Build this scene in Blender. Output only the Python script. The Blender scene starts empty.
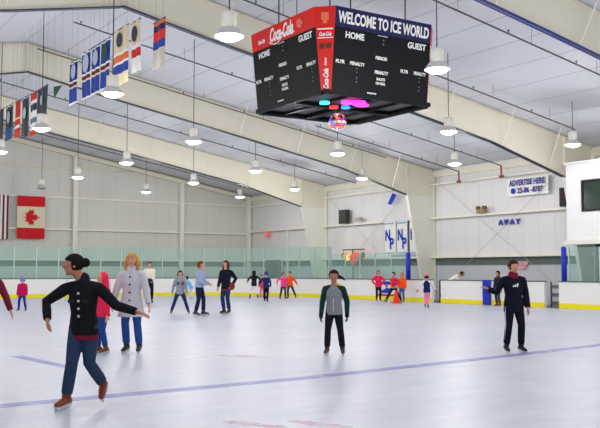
import bpy, bmesh, math, random
from mathutils import Vector, Matrix, Quaternion
random.seed(7)
S = bpy.context.scene
COL = S.collection
V = Vector
VIEW = math.radians(-33)            # heading of the camera

# ------------------------------------------------------------------ materials
def lin(c):
    return tuple(((x/255)/12.92 if x/255 <= .04045 else ((x/255+.055)/1.055)**2.4) for x in c)
MATS = {}
def mat(name, rgb, rough=.6, var=.06, scale=6, metal=0, spec=.3, bump=0, emit=0, erg=None):
    if name in MATS: return MATS[name]
    m = bpy.data.materials.new(name); m.use_nodes = True
    nt = m.node_tree; b = nt.nodes['Principled BSDF']
    b.inputs['Roughness'].default_value = rough
    b.inputs['Metallic'].default_value = metal
    b.inputs['Specular IOR Level'].default_value = spec
    c = lin(rgb)
    tc = nt.nodes.new('ShaderNodeTexCoord'); n = nt.nodes.new('ShaderNodeTexNoise')
    n.inputs['Scale'].default_value = scale; n.inputs['Detail'].default_value = 3
    nt.links.new(tc.outputs['Object'], n.inputs['Vector'])
    mx = nt.nodes.new('ShaderNodeMix'); mx.data_type = 'RGBA'
    mx.inputs[6].default_value = (*[max(0, x*(1-var)) for x in c], 1)
    mx.inputs[7].default_value = (*[min(1, x*(1+var)) for x in c], 1)
    nt.links.new(n.outputs['Fac'], mx.inputs[0]); nt.links.new(mx.outputs[2], b.inputs['Base Color'])
    if bump:
        bp = nt.nodes.new('ShaderNodeBump'); bp.inputs['Strength'].default_value = bump
        nt.links.new(n.outputs['Fac'], bp.inputs['Height']); nt.links.new(bp.outputs[0], b.inputs['Normal'])
    if emit:
        b.inputs['Emission Color'].default_value = (*lin(erg or rgb), 1)
        b.inputs['Emission Strength'].default_value = emit
    MATS[name] = m
    return m

def ribbed(name, rgb, axis, period, depth, line, var=.04):
    """sheet metal or sheeting with a rib or seam every PERIOD metres along AXIS"""
    m = mat(name, rgb, .55, var, .6)
    nt = m.node_tree; b = nt.nodes['Principled BSDF']; L = nt.links
    geo = nt.nodes.new('ShaderNodeTexCoord'); sp = nt.nodes.new('ShaderNodeSeparateXYZ')
    L.new(geo.outputs['Object'], sp.inputs[0])
    d = nt.nodes.new('ShaderNodeMath'); d.operation = 'PINGPONG'; d.inputs[1].default_value = period/2
    L.new(sp.outputs[axis], d.inputs[0])
    g = nt.nodes.new('ShaderNodeMath'); g.operation = 'LESS_THAN'; g.inputs[1].default_value = line
    L.new(d.outputs[0], g.inputs[0])
    old = b.inputs['Base Color'].links[0].from_socket
    mx = nt.nodes.new('ShaderNodeMix'); mx.data_type = 'RGBA'
    c = lin(rgb); mx.inputs[7].default_value = (*[x*(1-depth) for x in c], 1)
    L.new(old, mx.inputs[6]); L.new(g.outputs[0], mx.inputs[0]); L.new(mx.outputs[2], b.inputs['Base Color'])
    bp = nt.nodes.new('ShaderNodeBump'); bp.inputs['Strength'].default_value = .4; bp.inputs['Distance'].default_value = .02
    L.new(g.outputs[0], bp.inputs['Height']); L.new(bp.outputs[0], b.inputs['Normal'])
    return m

WALL = ribbed('wall sheeting', (224, 223, 220), 'Y', .92, .10, .02)
WALLE = ribbed('gable sheeting', (214, 213, 204), 'X', .92, .10, .02)
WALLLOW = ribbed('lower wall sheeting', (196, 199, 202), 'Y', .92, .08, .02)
CEIL = ribbed('roof insulation', (214, 216, 222), 'X', 1.52, .22, .035)
CREAM = mat('cream steel paint', (226, 221, 200), .5, .03, 1.5)
CREAMW = mat('pale steel paint', (234, 232, 218), .5, .03, 1.5)
FLDARK = mat('dark flange', (58, 60, 66), .5)
FLNAVY = mat('navy flange', (34, 40, 76), .5)
FLBLUE = mat('blue flange', (26, 42, 122), .5)
PIPE = mat('dark pipe', (92, 92, 94), .5, metal=.3)
REDM = mat('red valve paint', (150, 84, 66), .5)
CONC = mat('concrete', (120, 121, 120), .8, .1, 2)
BOARD = mat('white dasher board', (236, 234, 228), .35, .03, 1)
KICK = mat('yellow kick plate', (240, 224, 20), .4, .03)
CAP = mat('dark cap rail', (70, 82, 90), .5)
STEEL = mat('aluminium post', (190, 204, 200), .4, metal=.4)
BLACK = mat('black plastic', (22, 22, 24), .5)
DKGREY = mat('dark grey grille', (66, 66, 66), .8)
BLUEPAD = mat('blue padding', (24, 44, 170), .5)
WHITE = mat('white paint', (235, 235, 232), .5, .02)
REDP = mat('red panel', (206, 26, 18), .4, .02)
NAVYP = mat('navy panel', (15, 24, 74), .4, .02)
BLACKP = mat('scoreboard black', (14, 17, 19), .6, .05, spec=.15)
CANRED = mat('flag red', (206, 28, 34), .8)
CLOTHW = mat('white cloth', (236, 236, 230), .8)
CLOTHI = mat('ivory cloth', (226, 210, 176), .8)
BLUEC = mat('blue cloth', (40, 66, 148), .8)
BLUEC2 = mat('royal blue cloth', (30, 60, 190), .8)
CHARC = mat('charcoal cloth', (62, 66, 74), .8)
REDC = mat('red cloth', (206, 52, 40), .8)
ORNG = mat('orange cloth', (224, 110, 60), .8)
GREENC = mat('dark green cloth', (40, 84, 62), .8)
MAROONC = mat('maroon cloth', (110, 30, 40), .8)
LINER = mat('dark green liner', (38, 62, 44), .6)
ALU = mat('spun aluminium', (206, 206, 204), .35, metal=.3)
SKIN = mat('skin', (204, 146, 118), .55, .04, 20)
SKIN2 = mat('tan skin', (178, 118, 88), .55, .04, 20)
BLADE = mat('skate blade', (214, 216, 220), .25, metal=.6)

LENS = mat('lamp lens', (255, 252, 246), .3, emit=14, erg=(252, 250, 255))

def glass_mat(name, tint, fac, body):
    m = bpy.data.materials.new(name); m.use_nodes = True; nt = m.node_tree; nt.nodes.clear()
    o = nt.nodes.new('ShaderNodeOutputMaterial'); mx = nt.nodes.new('ShaderNodeMixShader')
    t = nt.nodes.new('ShaderNodeBsdfTransparent'); t.inputs[0].default_value = (*tint, 1)
    p = nt.nodes.new('ShaderNodeBsdfPrincipled'); p.inputs['Base Color'].default_value = (*lin(body), 1)
    p.inputs['Roughness'].default_value = .12
    mx.inputs[0].default_value = fac
    nt.links.new(t.outputs[0], mx.inputs[1]); nt.links.new(p.outputs[0], mx.inputs[2]); nt.links.new(mx.outputs[0], o.inputs[0])
    return m
GLASS = glass_mat('green tinted glass', (.84, .94, .905), .14, (206, 236, 224))
DARKGLASS = glass_mat('dark window glass', (.25, .38, .3), .45, (60, 84, 70))

# ------------------------------------------------------------------ mesh helpers
def obj(name, bm, m, parent=None, smooth=False, loc=None):
    me = bpy.data.meshes.new(name)
    bm.normal_update(); bm.to_mesh(me); bm.free()
    for x in (m if isinstance(m, (list, tuple)) else [m]): me.materials.append(x)
    if smooth:
        for p in me.polygons: p.use_smooth = True
    o = bpy.data.objects.new(name, me); COL.objects.link(o)
    if parent: o.parent = parent
    if loc: o.location = loc
    return o
def tag(o, label, cat, group=None, kind=None):
    if label: o['label'] = label
    if cat: o['category'] = cat
    if group: o['group'] = group
    if kind: o['kind'] = kind
    return o
def empty(name, loc=(0, 0, 0), rz=0):
    o = bpy.data.objects.new(name, None); COL.objects.link(o); o.location = loc; o.rotation_euler = (0, 0, rz); return o
def struct(name, bm, m):
    return tag(obj(name, bm, m), None, None, None, 'structure')
def box(bm, a, b, mi=0):
    vs = [bm.verts.new((x, y, z)) for x in (a[0], b[0]) for y in (a[1], b[1]) for z in (a[2], b[2])]
    for q in ((0, 1, 3, 2), (4, 6, 7, 5), (0, 4, 5, 1), (2, 3, 7, 6), (0, 2, 6, 4), (1, 5, 7, 3)):
        f = bm.faces.new([vs[i] for i in q]); f.material_index = mi
    return bm
def BX(*ab, mi=0):
    bm = bmesh.new()
    for i in range(0, len(ab), 2): box(bm, ab[i], ab[i+1], mi)
    return bm
def prism(bm, poly, d, mi=0):
    """polygon (list of 3D points) extruded by vector d"""
    d = V(d); a = [bm.verts.new(V(p)) for p in poly]; b = [bm.verts.new(V(p)+d) for p in poly]
    fs = [bm.faces.new(a[::-1]), bm.faces.new(b)]
    n = len(poly)
    for i in range(n): fs.append(bm.faces.new((a[i], a[(i+1) % n], b[(i+1) % n], b[i])))
    for f in fs: f.material_index = mi
    return bm
def frame_of(t):
    t = t.normalized(); r = V((0, 0, 1)) if abs(t.z) < .9 else V((1, 0, 0))
    u = t.cross(r).normalized(); return u, t.cross(u).normalized()
def rod(bm, p, q, r, n=8, r2=None):
    p, q = V(p), V(q); u, w = frame_of(q-p); r2 = r if r2 is None else r2
    A = [bm.verts.new(p+(u*math.cos(k*2*math.pi/n)+w*math.sin(k*2*math.pi/n))*r) for k in range(n)]
    B = [bm.verts.new(q+(u*math.cos(k*2*math.pi/n)+w*math.sin(k*2*math.pi/n))*r2) for k in range(n)]
    for k in range(n): bm.faces.new((A[k], A[(k+1) % n], B[(k+1) % n], B[k]))
    bm.faces.new(A[::-1]); bm.faces.new(B)
    return bm
def lathe(bm, prof, n=24, c=(0, 0, 0)):
    """profile [(r, z)] turned about the z axis through c"""
    c = V(c); rings = []
    for r, z in prof:
        rings.append([bm.verts.new(c+V((r*math.cos(k*2*math.pi/n), r*math.sin(k*2*math.pi/n), z))) for k in range(n)] if r > 1e-5
                     else [bm.verts.new(c+V((0, 0, z)))])
    for A, B in zip(rings, rings[1:]):
        for k in range(n):
            a = [A[k % len(A)], A[(k+1) % len(A)], B[(k+1) % len(B)], B[k % len(B)]]
            f = []
            for v in a:
                if v not in f: f.append(v)
            if len(f) > 2: bm.faces.new(f)
    return bm
def chain(bm, pts, rad, side=None, n=14, caps=(1, 1)):
    """rounded tapering tube; rad: r or (r_side, r_other) per point"""
    pts = [V(p) for p in pts]; rad = [(r, r) if not isinstance(r, tuple) else r for r in rad]
    P, R, T = [], [], []
    for i, p in enumerate(pts):
        t = (pts[min(i+1, len(pts)-1)]-pts[max(i-1, 0)]).normalized(); T.append(t)
    t0, t1 = T[0], T[-1]
    m0, m1 = min(rad[0]), min(rad[-1])
    seq = [(pts[0]-t0*m0*math.sin(a), (rad[0][0]*math.cos(a), rad[0][1]*math.cos(a)), t0) for a in (1.35, .9, .45)] if caps[0] else []
    seq += [(p, r, t) for p, r, t in zip(pts, rad, T)]
    seq += [(pts[-1]+t1*m1*math.sin(a), (rad[-1][0]*math.cos(a), rad[-1][1]*math.cos(a)), t1) for a in (.45, .9, 1.35)] if caps[1] else []
    rings = []; u = None
    for p, r, t in seq:
        if side is not None: u = V(side)-t*V(side).dot(t)
        elif u is None: u = frame_of(t)[0]
        else: u = u-t*u.dot(t)
        if u.length < 1e-4: u = frame_of(t)[0]
        u.normalize(); w = t.cross(u)
        rings.append([bm.verts.new(p+u*r[0]*math.cos(k*2*math.pi/n)+w*r[1]*math.sin(k*2*math.pi/n)) for k in range(n)])
    for A, B in zip(rings, rings[1:]):
        for k in range(n): bm.faces.new((A[k], A[(k+1) % n], B[(k+1) % n], B[k]))
    bm.faces.new(rings[0][::-1]); bm.faces.new(rings[-1])
    return bm
def ball(bm, c, r, M=None, seg=16, ring=10):
    """ellipsoid; r = 3 radii; M = 3x3 orientation"""
    g = bmesh.ops.create_uvsphere(bm, u_segments=seg, v_segments=ring, radius=1)
    r = V(r) if not isinstance(r, (int, float)) else V((r, r, r))
    for v in g['verts']:
        q = V((v.co.x*r.x, v.co.y*r.y, v.co.z*r.z)); v.co = V(c)+(M @ q if M else q)
    return bm

_tmp = {}
def text_bm(bm, s, M, size=1, width=None, shear=0, depth=.004, mi=0, bold=.0):
    """writing laid out by the matrix M (x = reading direction, y = up, z = out), squeezed to WIDTH"""
    cu = bpy.data.curves.new('t', 'FONT'); cu.body = s; cu.size = size; cu.shear = shear
    cu.align_x = 'CENTER'; cu.align_y = 'CENTER'; cu.extrude = depth; cu.offset = .03*size if bold else 0; cu.resolution_u = 3
    o = bpy.data.objects.new('t', cu); COL.objects.link(o)
    dg = bpy.context.evaluated_depsgraph_get(); me = bpy.data.meshes.new_from_object(o.evaluated_get(dg))
    xs = [v.co.x for v in me.vertices]; ys = [v.co.y for v in me.vertices]
    sx = width/(max(xs)-min(xs)) if width else 1
    cy = (max(ys)+min(ys))/2; cx = (max(xs)+min(xs))/2
    k = size/(max(ys)-min(ys))                         # SIZE is the height of the letters
    for v in me.vertices: v.co = M @ V(((v.co.x-cx)*(sx if width else k), (v.co.y-cy)*k, v.co.z))
    n0 = len(bm.faces); bm.from_mesh(me); bm.faces.ensure_lookup_table()
    for f in bm.faces[n0:]: f.material_index = mi
    bpy.data.objects.remove(o); bpy.data.curves.remove(cu); bpy.data.meshes.remove(me)
    return bm
def plane_M(org, xdir, ydir):
    x, y = V(xdir).normalized(), V(ydir).normalized(); z = x.cross(y)
    M = Matrix((x, y, z)).transposed().to_4x4(); M.translation = V(org); return M

# ------------------------------------------------------------------ the building
XR, XL, XW, YE, YN = 9.2, -11.6, 30.0, 52.6, -7.0
def roofz(x): return 10.2-.1755*abs(x-XR)
def fz(x):                                               # lower edge of the frames
    x = XR+abs(x-XR); P = [(9.2, 9.1), (12.2, 8.5), (17.6, 7.55), (24.1, 6.33), (28.2, 5.22)]
    for (a, za), (b, zb) in zip(P, P[1:]):
        if x <= b: return za+(zb-za)*(x-a)/(b-a)
    return 5.22
struct('floor', BX((-11.6, YN, -.25), (XW, YE, -.06)), CONC)
bm = bmesh.new()
e = .07
prism(bm, [(XL, YN, roofz(XL)+e), (XR, YN, roofz(XR)+e), (XW+.2, YN, roofz(XW+.2)+e),
           (XW+.2, YN, roofz(XW+.2)+e+.2), (XR, YN, roofz(XR)+e+.2), (XL, YN, roofz(XL)+e+.2)], (0, YE-YN+.2, 0))
struct('ceiling', bm, CEIL)
bm = bmesh.new(); prism(bm, [(XL, YE+.02, 0), (XW, YE+.02, 0), (XW, YE+.02, roofz(XW)+e), (XR, YE+.02, roofz(XR)+e), (XL, YE+.02, roofz(XL)+e)], (0, .15, 0))
struct('wall_end', bm, WALLE)
struct('wall_side', BX((XW+.02, YN, 2.15), (XW+.17, YE+.1, roofz(XW)+.05)), WALL)
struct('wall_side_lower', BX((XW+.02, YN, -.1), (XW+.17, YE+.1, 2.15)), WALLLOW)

def web(bm, pts_lo, pts_hi, y, t=.02):
    lo = [V((x, y-t/2, z)) for x, z in pts_lo]; hi = [V((x, y-t/2, z)) for x, z in pts_hi]
    prism(bm, lo+hi[::-1], (0, t, 0))
def strip(bm, pts, y, w=.2, t=.03):
    for (x0, z0), (x1, z1) in zip(pts, pts[1:]):
        n = V((z0-z1, 0, x1-x0)).normalized()*t
        prism(bm, [(x0, y-w/2, z0), (x1, y-w/2, z1), V((x1, y-w/2, z1))+n, V((x0, y-w/2, z0))+n], (0, w, 0))
def steel_frame(y, flm, label):
    t = empty('steel_frame', (0, 0, 0)); tag(t, label, 'steel frame', 'cream portal frames carrying the roof')
    for sgn in (1, -1):
        f = (lambda x: x) if sgn == 1 else (lambda x: 2*XR-x)
        st = [9.2, 12.2, 17.6, 24.1, 28.2]
        bm = bmesh.new(); web(bm, [(f(x), fz(x)) for x in st]+[(f(29.98), 5.22)], [(f(x), roofz(x)) for x in st]+[(f(29.98), roofz(30))], y)
        obj('rafter', bm, CREAM, t)
        bm = bmesh.new(); web(bm, [(f(29.35), -.06), (f(29.98), -.06)], [(f(28.2), 5.22), (f(29.98), 5.22)], y)
        obj('column', bm, CREAMW, t)
        bm = bmesh.new(); strip(bm, [(f(x), fz(x)) for x in st], y); obj('bottom_flange', bm, flm, t)
        bm = bmesh.new(); strip(bm, [(f(28.2), 5.22), (f(29.35), -.06)], y, .16)
        box(bm, (min(f(29.93), f(29.98)), y-.14, -.06), (max(f(29.93), f(29.98)), y+.14, 6.5)); obj('column_flange', bm, CREAMW, t)
        bm = bmesh.new(); strip(bm, [(f(9.2), roofz(9.2)-.02), (f(29.9), roofz(29.9)-.02)], y); obj('top_flange', bm, CREAM, t)
        for x in (12.5, 15.5, 18.6, 21.6, 24.6, 27.2):
            for s in (-1, 1):
                bm = bmesh.new(); rod(bm, (f(x), y+s*.1, fz(x)+.05), (f(x), y+s*.75, roofz(x)+.03), .018, 6); obj('flange_brace', bm, CREAMW, t)
        bm = BX((min(f(28.15), f(28.17)), y-.13, 5.22), (max(f(28.15), f(28.17)), y+.13, roofz(28.2))); obj('stiffener', bm, CREAM, t)
    bm = BX((XR-.02, y-.1, 9.12), (XR+.02, y+.1, 10.15)); obj('ridge_splice', bm, CREAM, t)
    return t
steel_frame(43.3, FLDARK, 'cream steel roof frame nearest to the flag wall')
steel_frame(33.6, FLDARK, 'cream steel roof frame whose column stands just past the NP banners')
steel_frame(23.7, FLNAVY, 'cream steel roof frame with dark edge that meets the white press box')
steel_frame(15.1, FLBLUE, 'cream steel roof frame with bright blue lower edge across the top corner')
steel_frame(4.6, FLDARK, 'cream steel roof frame over the near end of the ice, out of view')

# end wall framing
bm = bmesh.new()
prism(bm, [(XR, YE-.3, roofz(XR)-.28), (XW, YE-.3, roofz(XW)-.28), (XW, YE-.3, roofz(XW)-.02), (XR, YE-.3, roofz(XR)-.02)], (0, .3, 0))
prism(bm, [(XL, YE-.3, roofz(XL)-.28), (XR, YE-.3, roofz(XR)-.28), (XR, YE-.3, roofz(XR)-.02), (XL, YE-.3, roofz(XL)-.02)], (0, .3, 0))
struct('trim_1', bm, CREAM)
n = 2
for x in (-4.2, 3.1, 10.3, 17.5, 24.7, 29.8):
    struct('trim_%d' % n, BX((x-.13, YE-.32, -.06), (x+.13, YE-.02, roofz(x)-.27)), CREAMW); n += 1
def girt(a, b, z, along, dep=.2, hh=.1):
    if along == 'X': return BX((a, YE-dep, z-hh/2), (b, YE, z+hh/2))
    return BX((XW-dep, a, z-hh/2), (XW, b, z+hh/2))
for z in (2.1, 3.95, 5.9):
    struct('trim_%d' % n, girt(-11.5, 29.9, z, 'X', .25 if z < 3 else .2), CREAMW); n += 1
struct('trim_%d' % n, girt(-2, 21.5, 7.72, 'X', .12, .07), CREAM); n += 1
for z in (2.12, 4.1):
    struct('trim_%d' % n, girt(YN, YE-.3, z, 'Y', .25), CREAMW); n += 1
bm = bmesh.new(); rod(bm, (XW-.2, YN, 5.82), (XW-.2, YE-.3, 5.82), .07, 10); struct('trim_%d' % n, bm, CREAMW); n += 1
struct('trim_%d' % n, BX((XW-.1, YN, 6.2), (XW, YE-.3, 6.5)), CREAM); n += 1
# grey green strips painting in the shade below the lower girts
GIRTSHADE = mat('painted girt shade', (98, 110, 102), .8)
struct('trim_%d' % n, BX((XW-.03, YN, 1.72), (XW+.01, YE-.3, 2.06)), GIRTSHADE); n += 1  # painted shade strip, not a real trim
struct('trim_%d' % n, BX((-11.5, YE-.03, 1.72), (29.9, YE+.01, 2.04)), GIRTSHADE); n += 1  # painted shade strip, not a real trim
struct('trim_%d' % n, BX((XW-.12, 47.5, -.06), (XW, 47.65, 4.05)), CREAMW); n += 1
# X bracing rods on the side wall
for y0, y1 in ((33.2, 24.6), (43.1, 34.6), (24.2, 14.8)):
    for za, zb in ((.2, 6.1), (6.1, .2)):
        bm = bmesh.new(); rod(bm, (XW-.3, y0, za), (XW-.3, y1, zb), .009, 6)
        struct('trim_%d' % n, bm, mat('grey brace rod', (176, 174, 164))); n += 1
# door in the side wall
d = tag(obj('door_1', BX((XW-.34, 48.3, -.06), (XW-.28, 49.75, 2.08)), mat('slate door', (40, 52, 60), .5)), None, None, None, 'structure')
obj('door_frame', BX((XW-.36, 48.2, -.06), (XW, 48.3, 2.15), (XW-.36, 49.75, -.06), (XW, 49.85, 2.15), (XW-.36, 48.3, 2.08), (XW, 49.75, 2.15)), mat('grey door frame', (96, 106, 108)), d)
obj('door_handle', BX((XW-.4, 48.4, 1.0), (XW-.34, 48.55, 1.04)), ALU, d)
obj('door_bar', BX((XW-.36, 48.3, 1.4), (XW-.34, 49.75, 1.46)), mat('grey door frame', (96, 106, 108)), d)
# exit sign
t = obj('exit_sign', BX((XW-.35, 49.6, 3.7), (XW-.28, 50.05, 4.0)), mat('exit sign face', (226, 70, 70), .5, emit=.6)); tag(t, 'small red EXIT sign on the side wall above the dark door', 'exit sign')
bm = bmesh.new(); text_bm(bm, 'EXIT', plane_M((XW-.352, 49.83, 3.85), (0, -1, 0), (0, 0, 1)), .16, .34); obj('lettering', bm, WHITE, t)
bm = bmesh.new(); rod(bm, (XW-.3, 49.83, 4.0), (XW-.24, 49.83, 4.12), .015); obj('bracket', bm, ALU, t)

# ------------------------------------------------------------------ the ice
def icemat():
    m = bpy.data.materials.new('skated ice'); m.use_nodes = True; nt = m.node_tree; L = nt.links
    b = nt.nodes['Principled BSDF']; b.inputs['Roughness'].default_value = .32; b.inputs['Specular IOR Level'].default_value = .35
    tc = nt.nodes.new('ShaderNodeTexCoord')
    def noise(scale, det, mapscale=(1, 1, 1)):
        mp = nt.nodes.new('ShaderNodeMapping'); mp.inputs['Scale'].default_value = mapscale
        L.new(tc.outputs['Object'], mp.inputs[0])
        n = nt.nodes.new('ShaderNodeTexNoise'); n.inputs['Scale'].default_value = scale; n.inputs['Detail'].default_value = det
        L.new(mp.outputs[0], n.inputs[0]); return n
    n1 = noise(.35, 5); n2 = noise(1.4, 8, (1, 2.4, 1)); n3 = noise(7, 4, (.25, 1.6, 1))
    r = nt.nodes.new('ShaderNodeValToRGB')
    r.color_ramp.elements[0].position = .3; r.color_ramp.elements[0].color = (*lin((180, 184, 196)), 1)
    r.color_ramp.elements[1].position = .7; r.color_ramp.elements[1].color = (*lin((206, 208, 217)), 1)
    a = nt.nodes.new('ShaderNodeMath'); a.operation = 'MULTIPLY_ADD'; a.inputs[1].default_value = .5
    L.new(n2.outputs['Fac'], a.inputs[0])
    h = nt.nodes.new('ShaderNodeMath'); h.operation = 'MULTIPLY'; h.inputs[1].default_value = .5
    L.new(n1.outputs['Fac'], h.inputs[0]); L.new(h.outputs[0], a.inputs[2]); L.new(a.outputs[0], r.inputs[0])
    L.new(r.outputs[0], b.inputs['Base Color'])
    rr = nt.nodes.new('ShaderNodeMapRange'); rr.inputs[3].default_value = .22; rr.inputs[4].default_value = .55
    L.new(n3.outputs['Fac'], rr.inputs[0]); L.new(rr.outputs[0], b.inputs['Roughness'])
    bp = nt.nodes.new('ShaderNodeBump'); bp.inputs['Strength'].default_value = .12; bp.inputs['Distance'].default_value = .01
    L.new(n3.outputs['Fac'], bp.inputs['Height']); L.new(bp.outputs[0], b.inputs['Normal'])
    return m
BXR, BYE, RC = 26.3, 46.0, 8.4       # inner faces of the boards, corner radius
def arc(r_off=0, k=24):
    c = V((BXR-RC, BYE-RC)); R = RC+r_off
    return [(c.x+R*math.sin(a), c.y+R*math.cos(a)) for a in [math.pi/2*i/k for i in range(k+1)]]
bm = bmesh.new()
prism(bm, [(-11, YN, -.055), (-11, BYE, -.055)]+[(x, y, -.055) for x, y in arc()]+[(BXR, YN, -.055)], (0, 0, .055))
ice = tag(obj('ice_sheet', bm, icemat()), None, None, None, 'structure')
def mark(name, pts, m, z=.001):
    bm = bmesh.new(); bm.faces.new([bm.verts.new((x, y, z)) for x, y in pts]); 
    return obj(name, bm, m, ice)
def painted(name, rgb, a=.5):
    m = mat(name, rgb, .35, .08, 3); nt = m.node_tree; b = nt.nodes['Principled BSDF']
    tc = nt.nodes.new('ShaderNodeTexCoord'); n = nt.nodes.new('ShaderNodeTexNoise'); n.inputs['Scale'].default_value = 2.2; n.inputs['Detail'].default_value = 6
    nt.links.new(tc.outputs['Object'], n.inputs[0])
    r = nt.nodes.new('ShaderNodeMapRange'); r.inputs[1].default_value = .3; r.inputs[2].default_value = .7; r.inputs[3].default_value = a*.55; r.inputs[4].default_value = min(1, a*1.4)
    nt.links.new(n.outputs['Fac'], r.inputs[0]); nt.links.new(r.outputs[0], b.inputs['Alpha'])
    return m
BLUEL = painted('blue line under ice', (140, 142, 214), .55)
PINKL = painted('red mark under ice', (226, 160, 184), .4)
L0 = [(-4, 8.9), (2.4, 9.5), (6.3, 9.75), (10.7, 10.4), (14, 11.0), (20, 12.1), (26.2, 13.2)]
mark('blue_line', [(x, y-.14) for x, y in L0]+[(x, y+.14) for x, y in L0[::-1]], BLUEL)
mark('blue_mark', [(3.9, 14.9), (4.12, 14.9), (4.3, 12.75), (4.1, 12.75)], BLUEL)
mark('red_mark', [(6.85, 13.15), (7.3, 12.95), (7.5, 12.45), (7.1, 12.6)], PINKL)
def splash(cx, cy, rx, ry, rot, k=26, seed=1):
    R = random.Random(seed); P = []
    for i in range(k):
        a = 2*math.pi*i/k; q = .75+.35*R.random(); x, y = rx*q*math.cos(a), ry*q*math.sin(a)
        P.append((cx+x*math.cos(rot)-y*math.sin(rot), cy+x*math.sin(rot)+y*math.cos(rot)))
    return P
mark('red_mark', splash(4.1, 7.08, .38, .1, -1.1, seed=3), PINKL)
mark('red_mark', splash(4.6, 6.78, .38, .09, -1.15, seed=5), PINKL)
mark('red_mark', splash(12.5, 9.0, .5, .12, -.4, seed=9), painted('grey scuff', (150, 160, 170), .4), .0015)
GL = painted('red goal line', (226, 150, 165), .5)
mark('goal_line', [(-6, 41.6), (25.4, 41.6), (25.4, 41.68), (-6, 41.68)], GL)

# ------------------------------------------------------------------ boards, glass
def run(path, w, z0, z1, off=0):
    """wall of thickness w following a path (left side of the path = ice side)"""
    bm = bmesh.new(); P = [V((x, y, 0)) for x, y in path]; A, B = [], []
    for i, p in enumerate(P):
        t = (P[min(i+1, len(P)-1)]-P[max(0, i-1)]).normalized(); nrm = V((-t.y, t.x, 0))     # outward
        A.append(p+nrm*off); B.append(p+nrm*(off+w))
    q = []
    for a, b in zip(A, B):
        q.append([bm.verts.new((a.x, a.y, z0)), bm.verts.new((b.x, b.y, z0)), bm.verts.new((b.x, b.y, z1)), bm.verts.new((a.x, a.y, z1))])
    for r, s in zip(q, q[1:]):
        for k in range(4): bm.faces.new((r[k], r[(k+1) % 4], s[(k+1) % 4], s[k]))
    bm.faces.new(q[0][::-1]); bm.faces.new(q[-1])
    bmesh.ops.recalc_face_normals(bm, faces=bm.faces)
    return bm
def boards(path, label, joints=()):
    t = empty('dasher_boards', (*path[0], 0)); tag(t, label, 'rink boards', 'white rink boards with yellow kick plates')
    inv = Matrix.Translation(-V((*path[0], 0)))
    for nm, w, z0, z1, off, m in (('panel', .12, 0, 1.0, 0, BOARD), ('kick_plate', .015, .01, .2, -.016, KICK), ('cap_rail', .17, 1.0, 1.04, -.02, CAP)):
        bm = run(path, w, z0, z1, off); bm.transform(inv); obj(nm, bm, m, t)
    for jx, jy in joints:
        bm = BX((-.006, -.004, .2), (.006, .012, 1.0)) if jy > 45 else BX((-.006, -.006, .2), (.006, .006, 1.0))
        obj('panel_joint', bm, CAP, t, loc=(jx-path[0][0], jy-path[0][1]-.01, 0))
    return t
endpath = [(-6, BYE), (0, BYE), (8, BYE)]+arc()+[(BXR, 33.0), (BXR, 29.62)]
boards(endpath, 'long curved run of white boards with yellow kick plate around the ice', [(x, BYE) for x in (10.2, 12.6, 15, 17.4)])
boards([(BXR, 29.05), (BXR, 26.6), (BXR, 23.16)], 'white boards with yellow kick plate behind the skater in the black tracksuit')
boards([(BXR, 22.45), (BXR, 18), (BXR, 9)], 'white boards with yellow kick plate below the press box')
def pane_run(name, path_fn, ts, z0, z1, label, postm=STEEL, flat=True):
    t = empty(name, (*path_fn(ts[0]), z0)); tag(t, label, 'rink glass', 'green tinted safety glass above the boards')
    o = V((*path_fn(ts[0]), z0))
    for a, b in zip(ts, ts[1:]):
        p, q = V((*path_fn(a), z0)), V((*path_fn(b), z0)); dd = (q-p).normalized(); nn = V((-dd.y, dd.x, 0))*.012
        bm = bmesh.new(); p1, q1 = p+dd*.025-o, q-dd*.025-o
        prism(bm, [p1, q1, q1+V((0, 0, z1-z0)), p1+V((0, 0, z1-z0))], nn); obj('pane', bm, GLASS, t)
    for a in ts:
        p = V((*path_fn(a), z0))-o; bm = BX((p.x-.025, p.y-.025, 0), (p.x+.025, p.y+.025, z1-z0)); obj('post', bm, postm, t)
    return t
def onpath(s):                       # distance along the far end from x = 0
    x0 = BXR-RC; q = RC*math.pi/2
    if s <= x0: return (s, BYE+.07)
    if s <= x0+q:
        a = (s-x0)/RC; return (x0+(RC+.07)*math.sin(a), BYE-RC+(RC+.07)*math.cos(a))
    return (BXR+.07, BYE-RC-(s-x0-q))
tot = BXR-RC+RC*math.pi/2
ts = [4+1.17*i for i in range(int((tot-4)/1.17)+1)]
pane_run('rink_glass', onpath, ts+[tot], 1.04, 2.72, 'tall green tinted glass along the far end of the ice and round its corner')
L2 = BYE-RC-31.35
pane_run('rink_glass', onpath, [tot+.03+L2*i/5 for i in range(6)], 1.04, 2.3, 'green tinted glass along the side boards beneath the NP banners')
pane_run('rink_glass', lambda s: (BXR+.07, s), [22.0, 20.6, 19.2, 17.8, 16.4, 15.0], 1.04, 2.3, 'green tinted glass above the boards under the press box')
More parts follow.
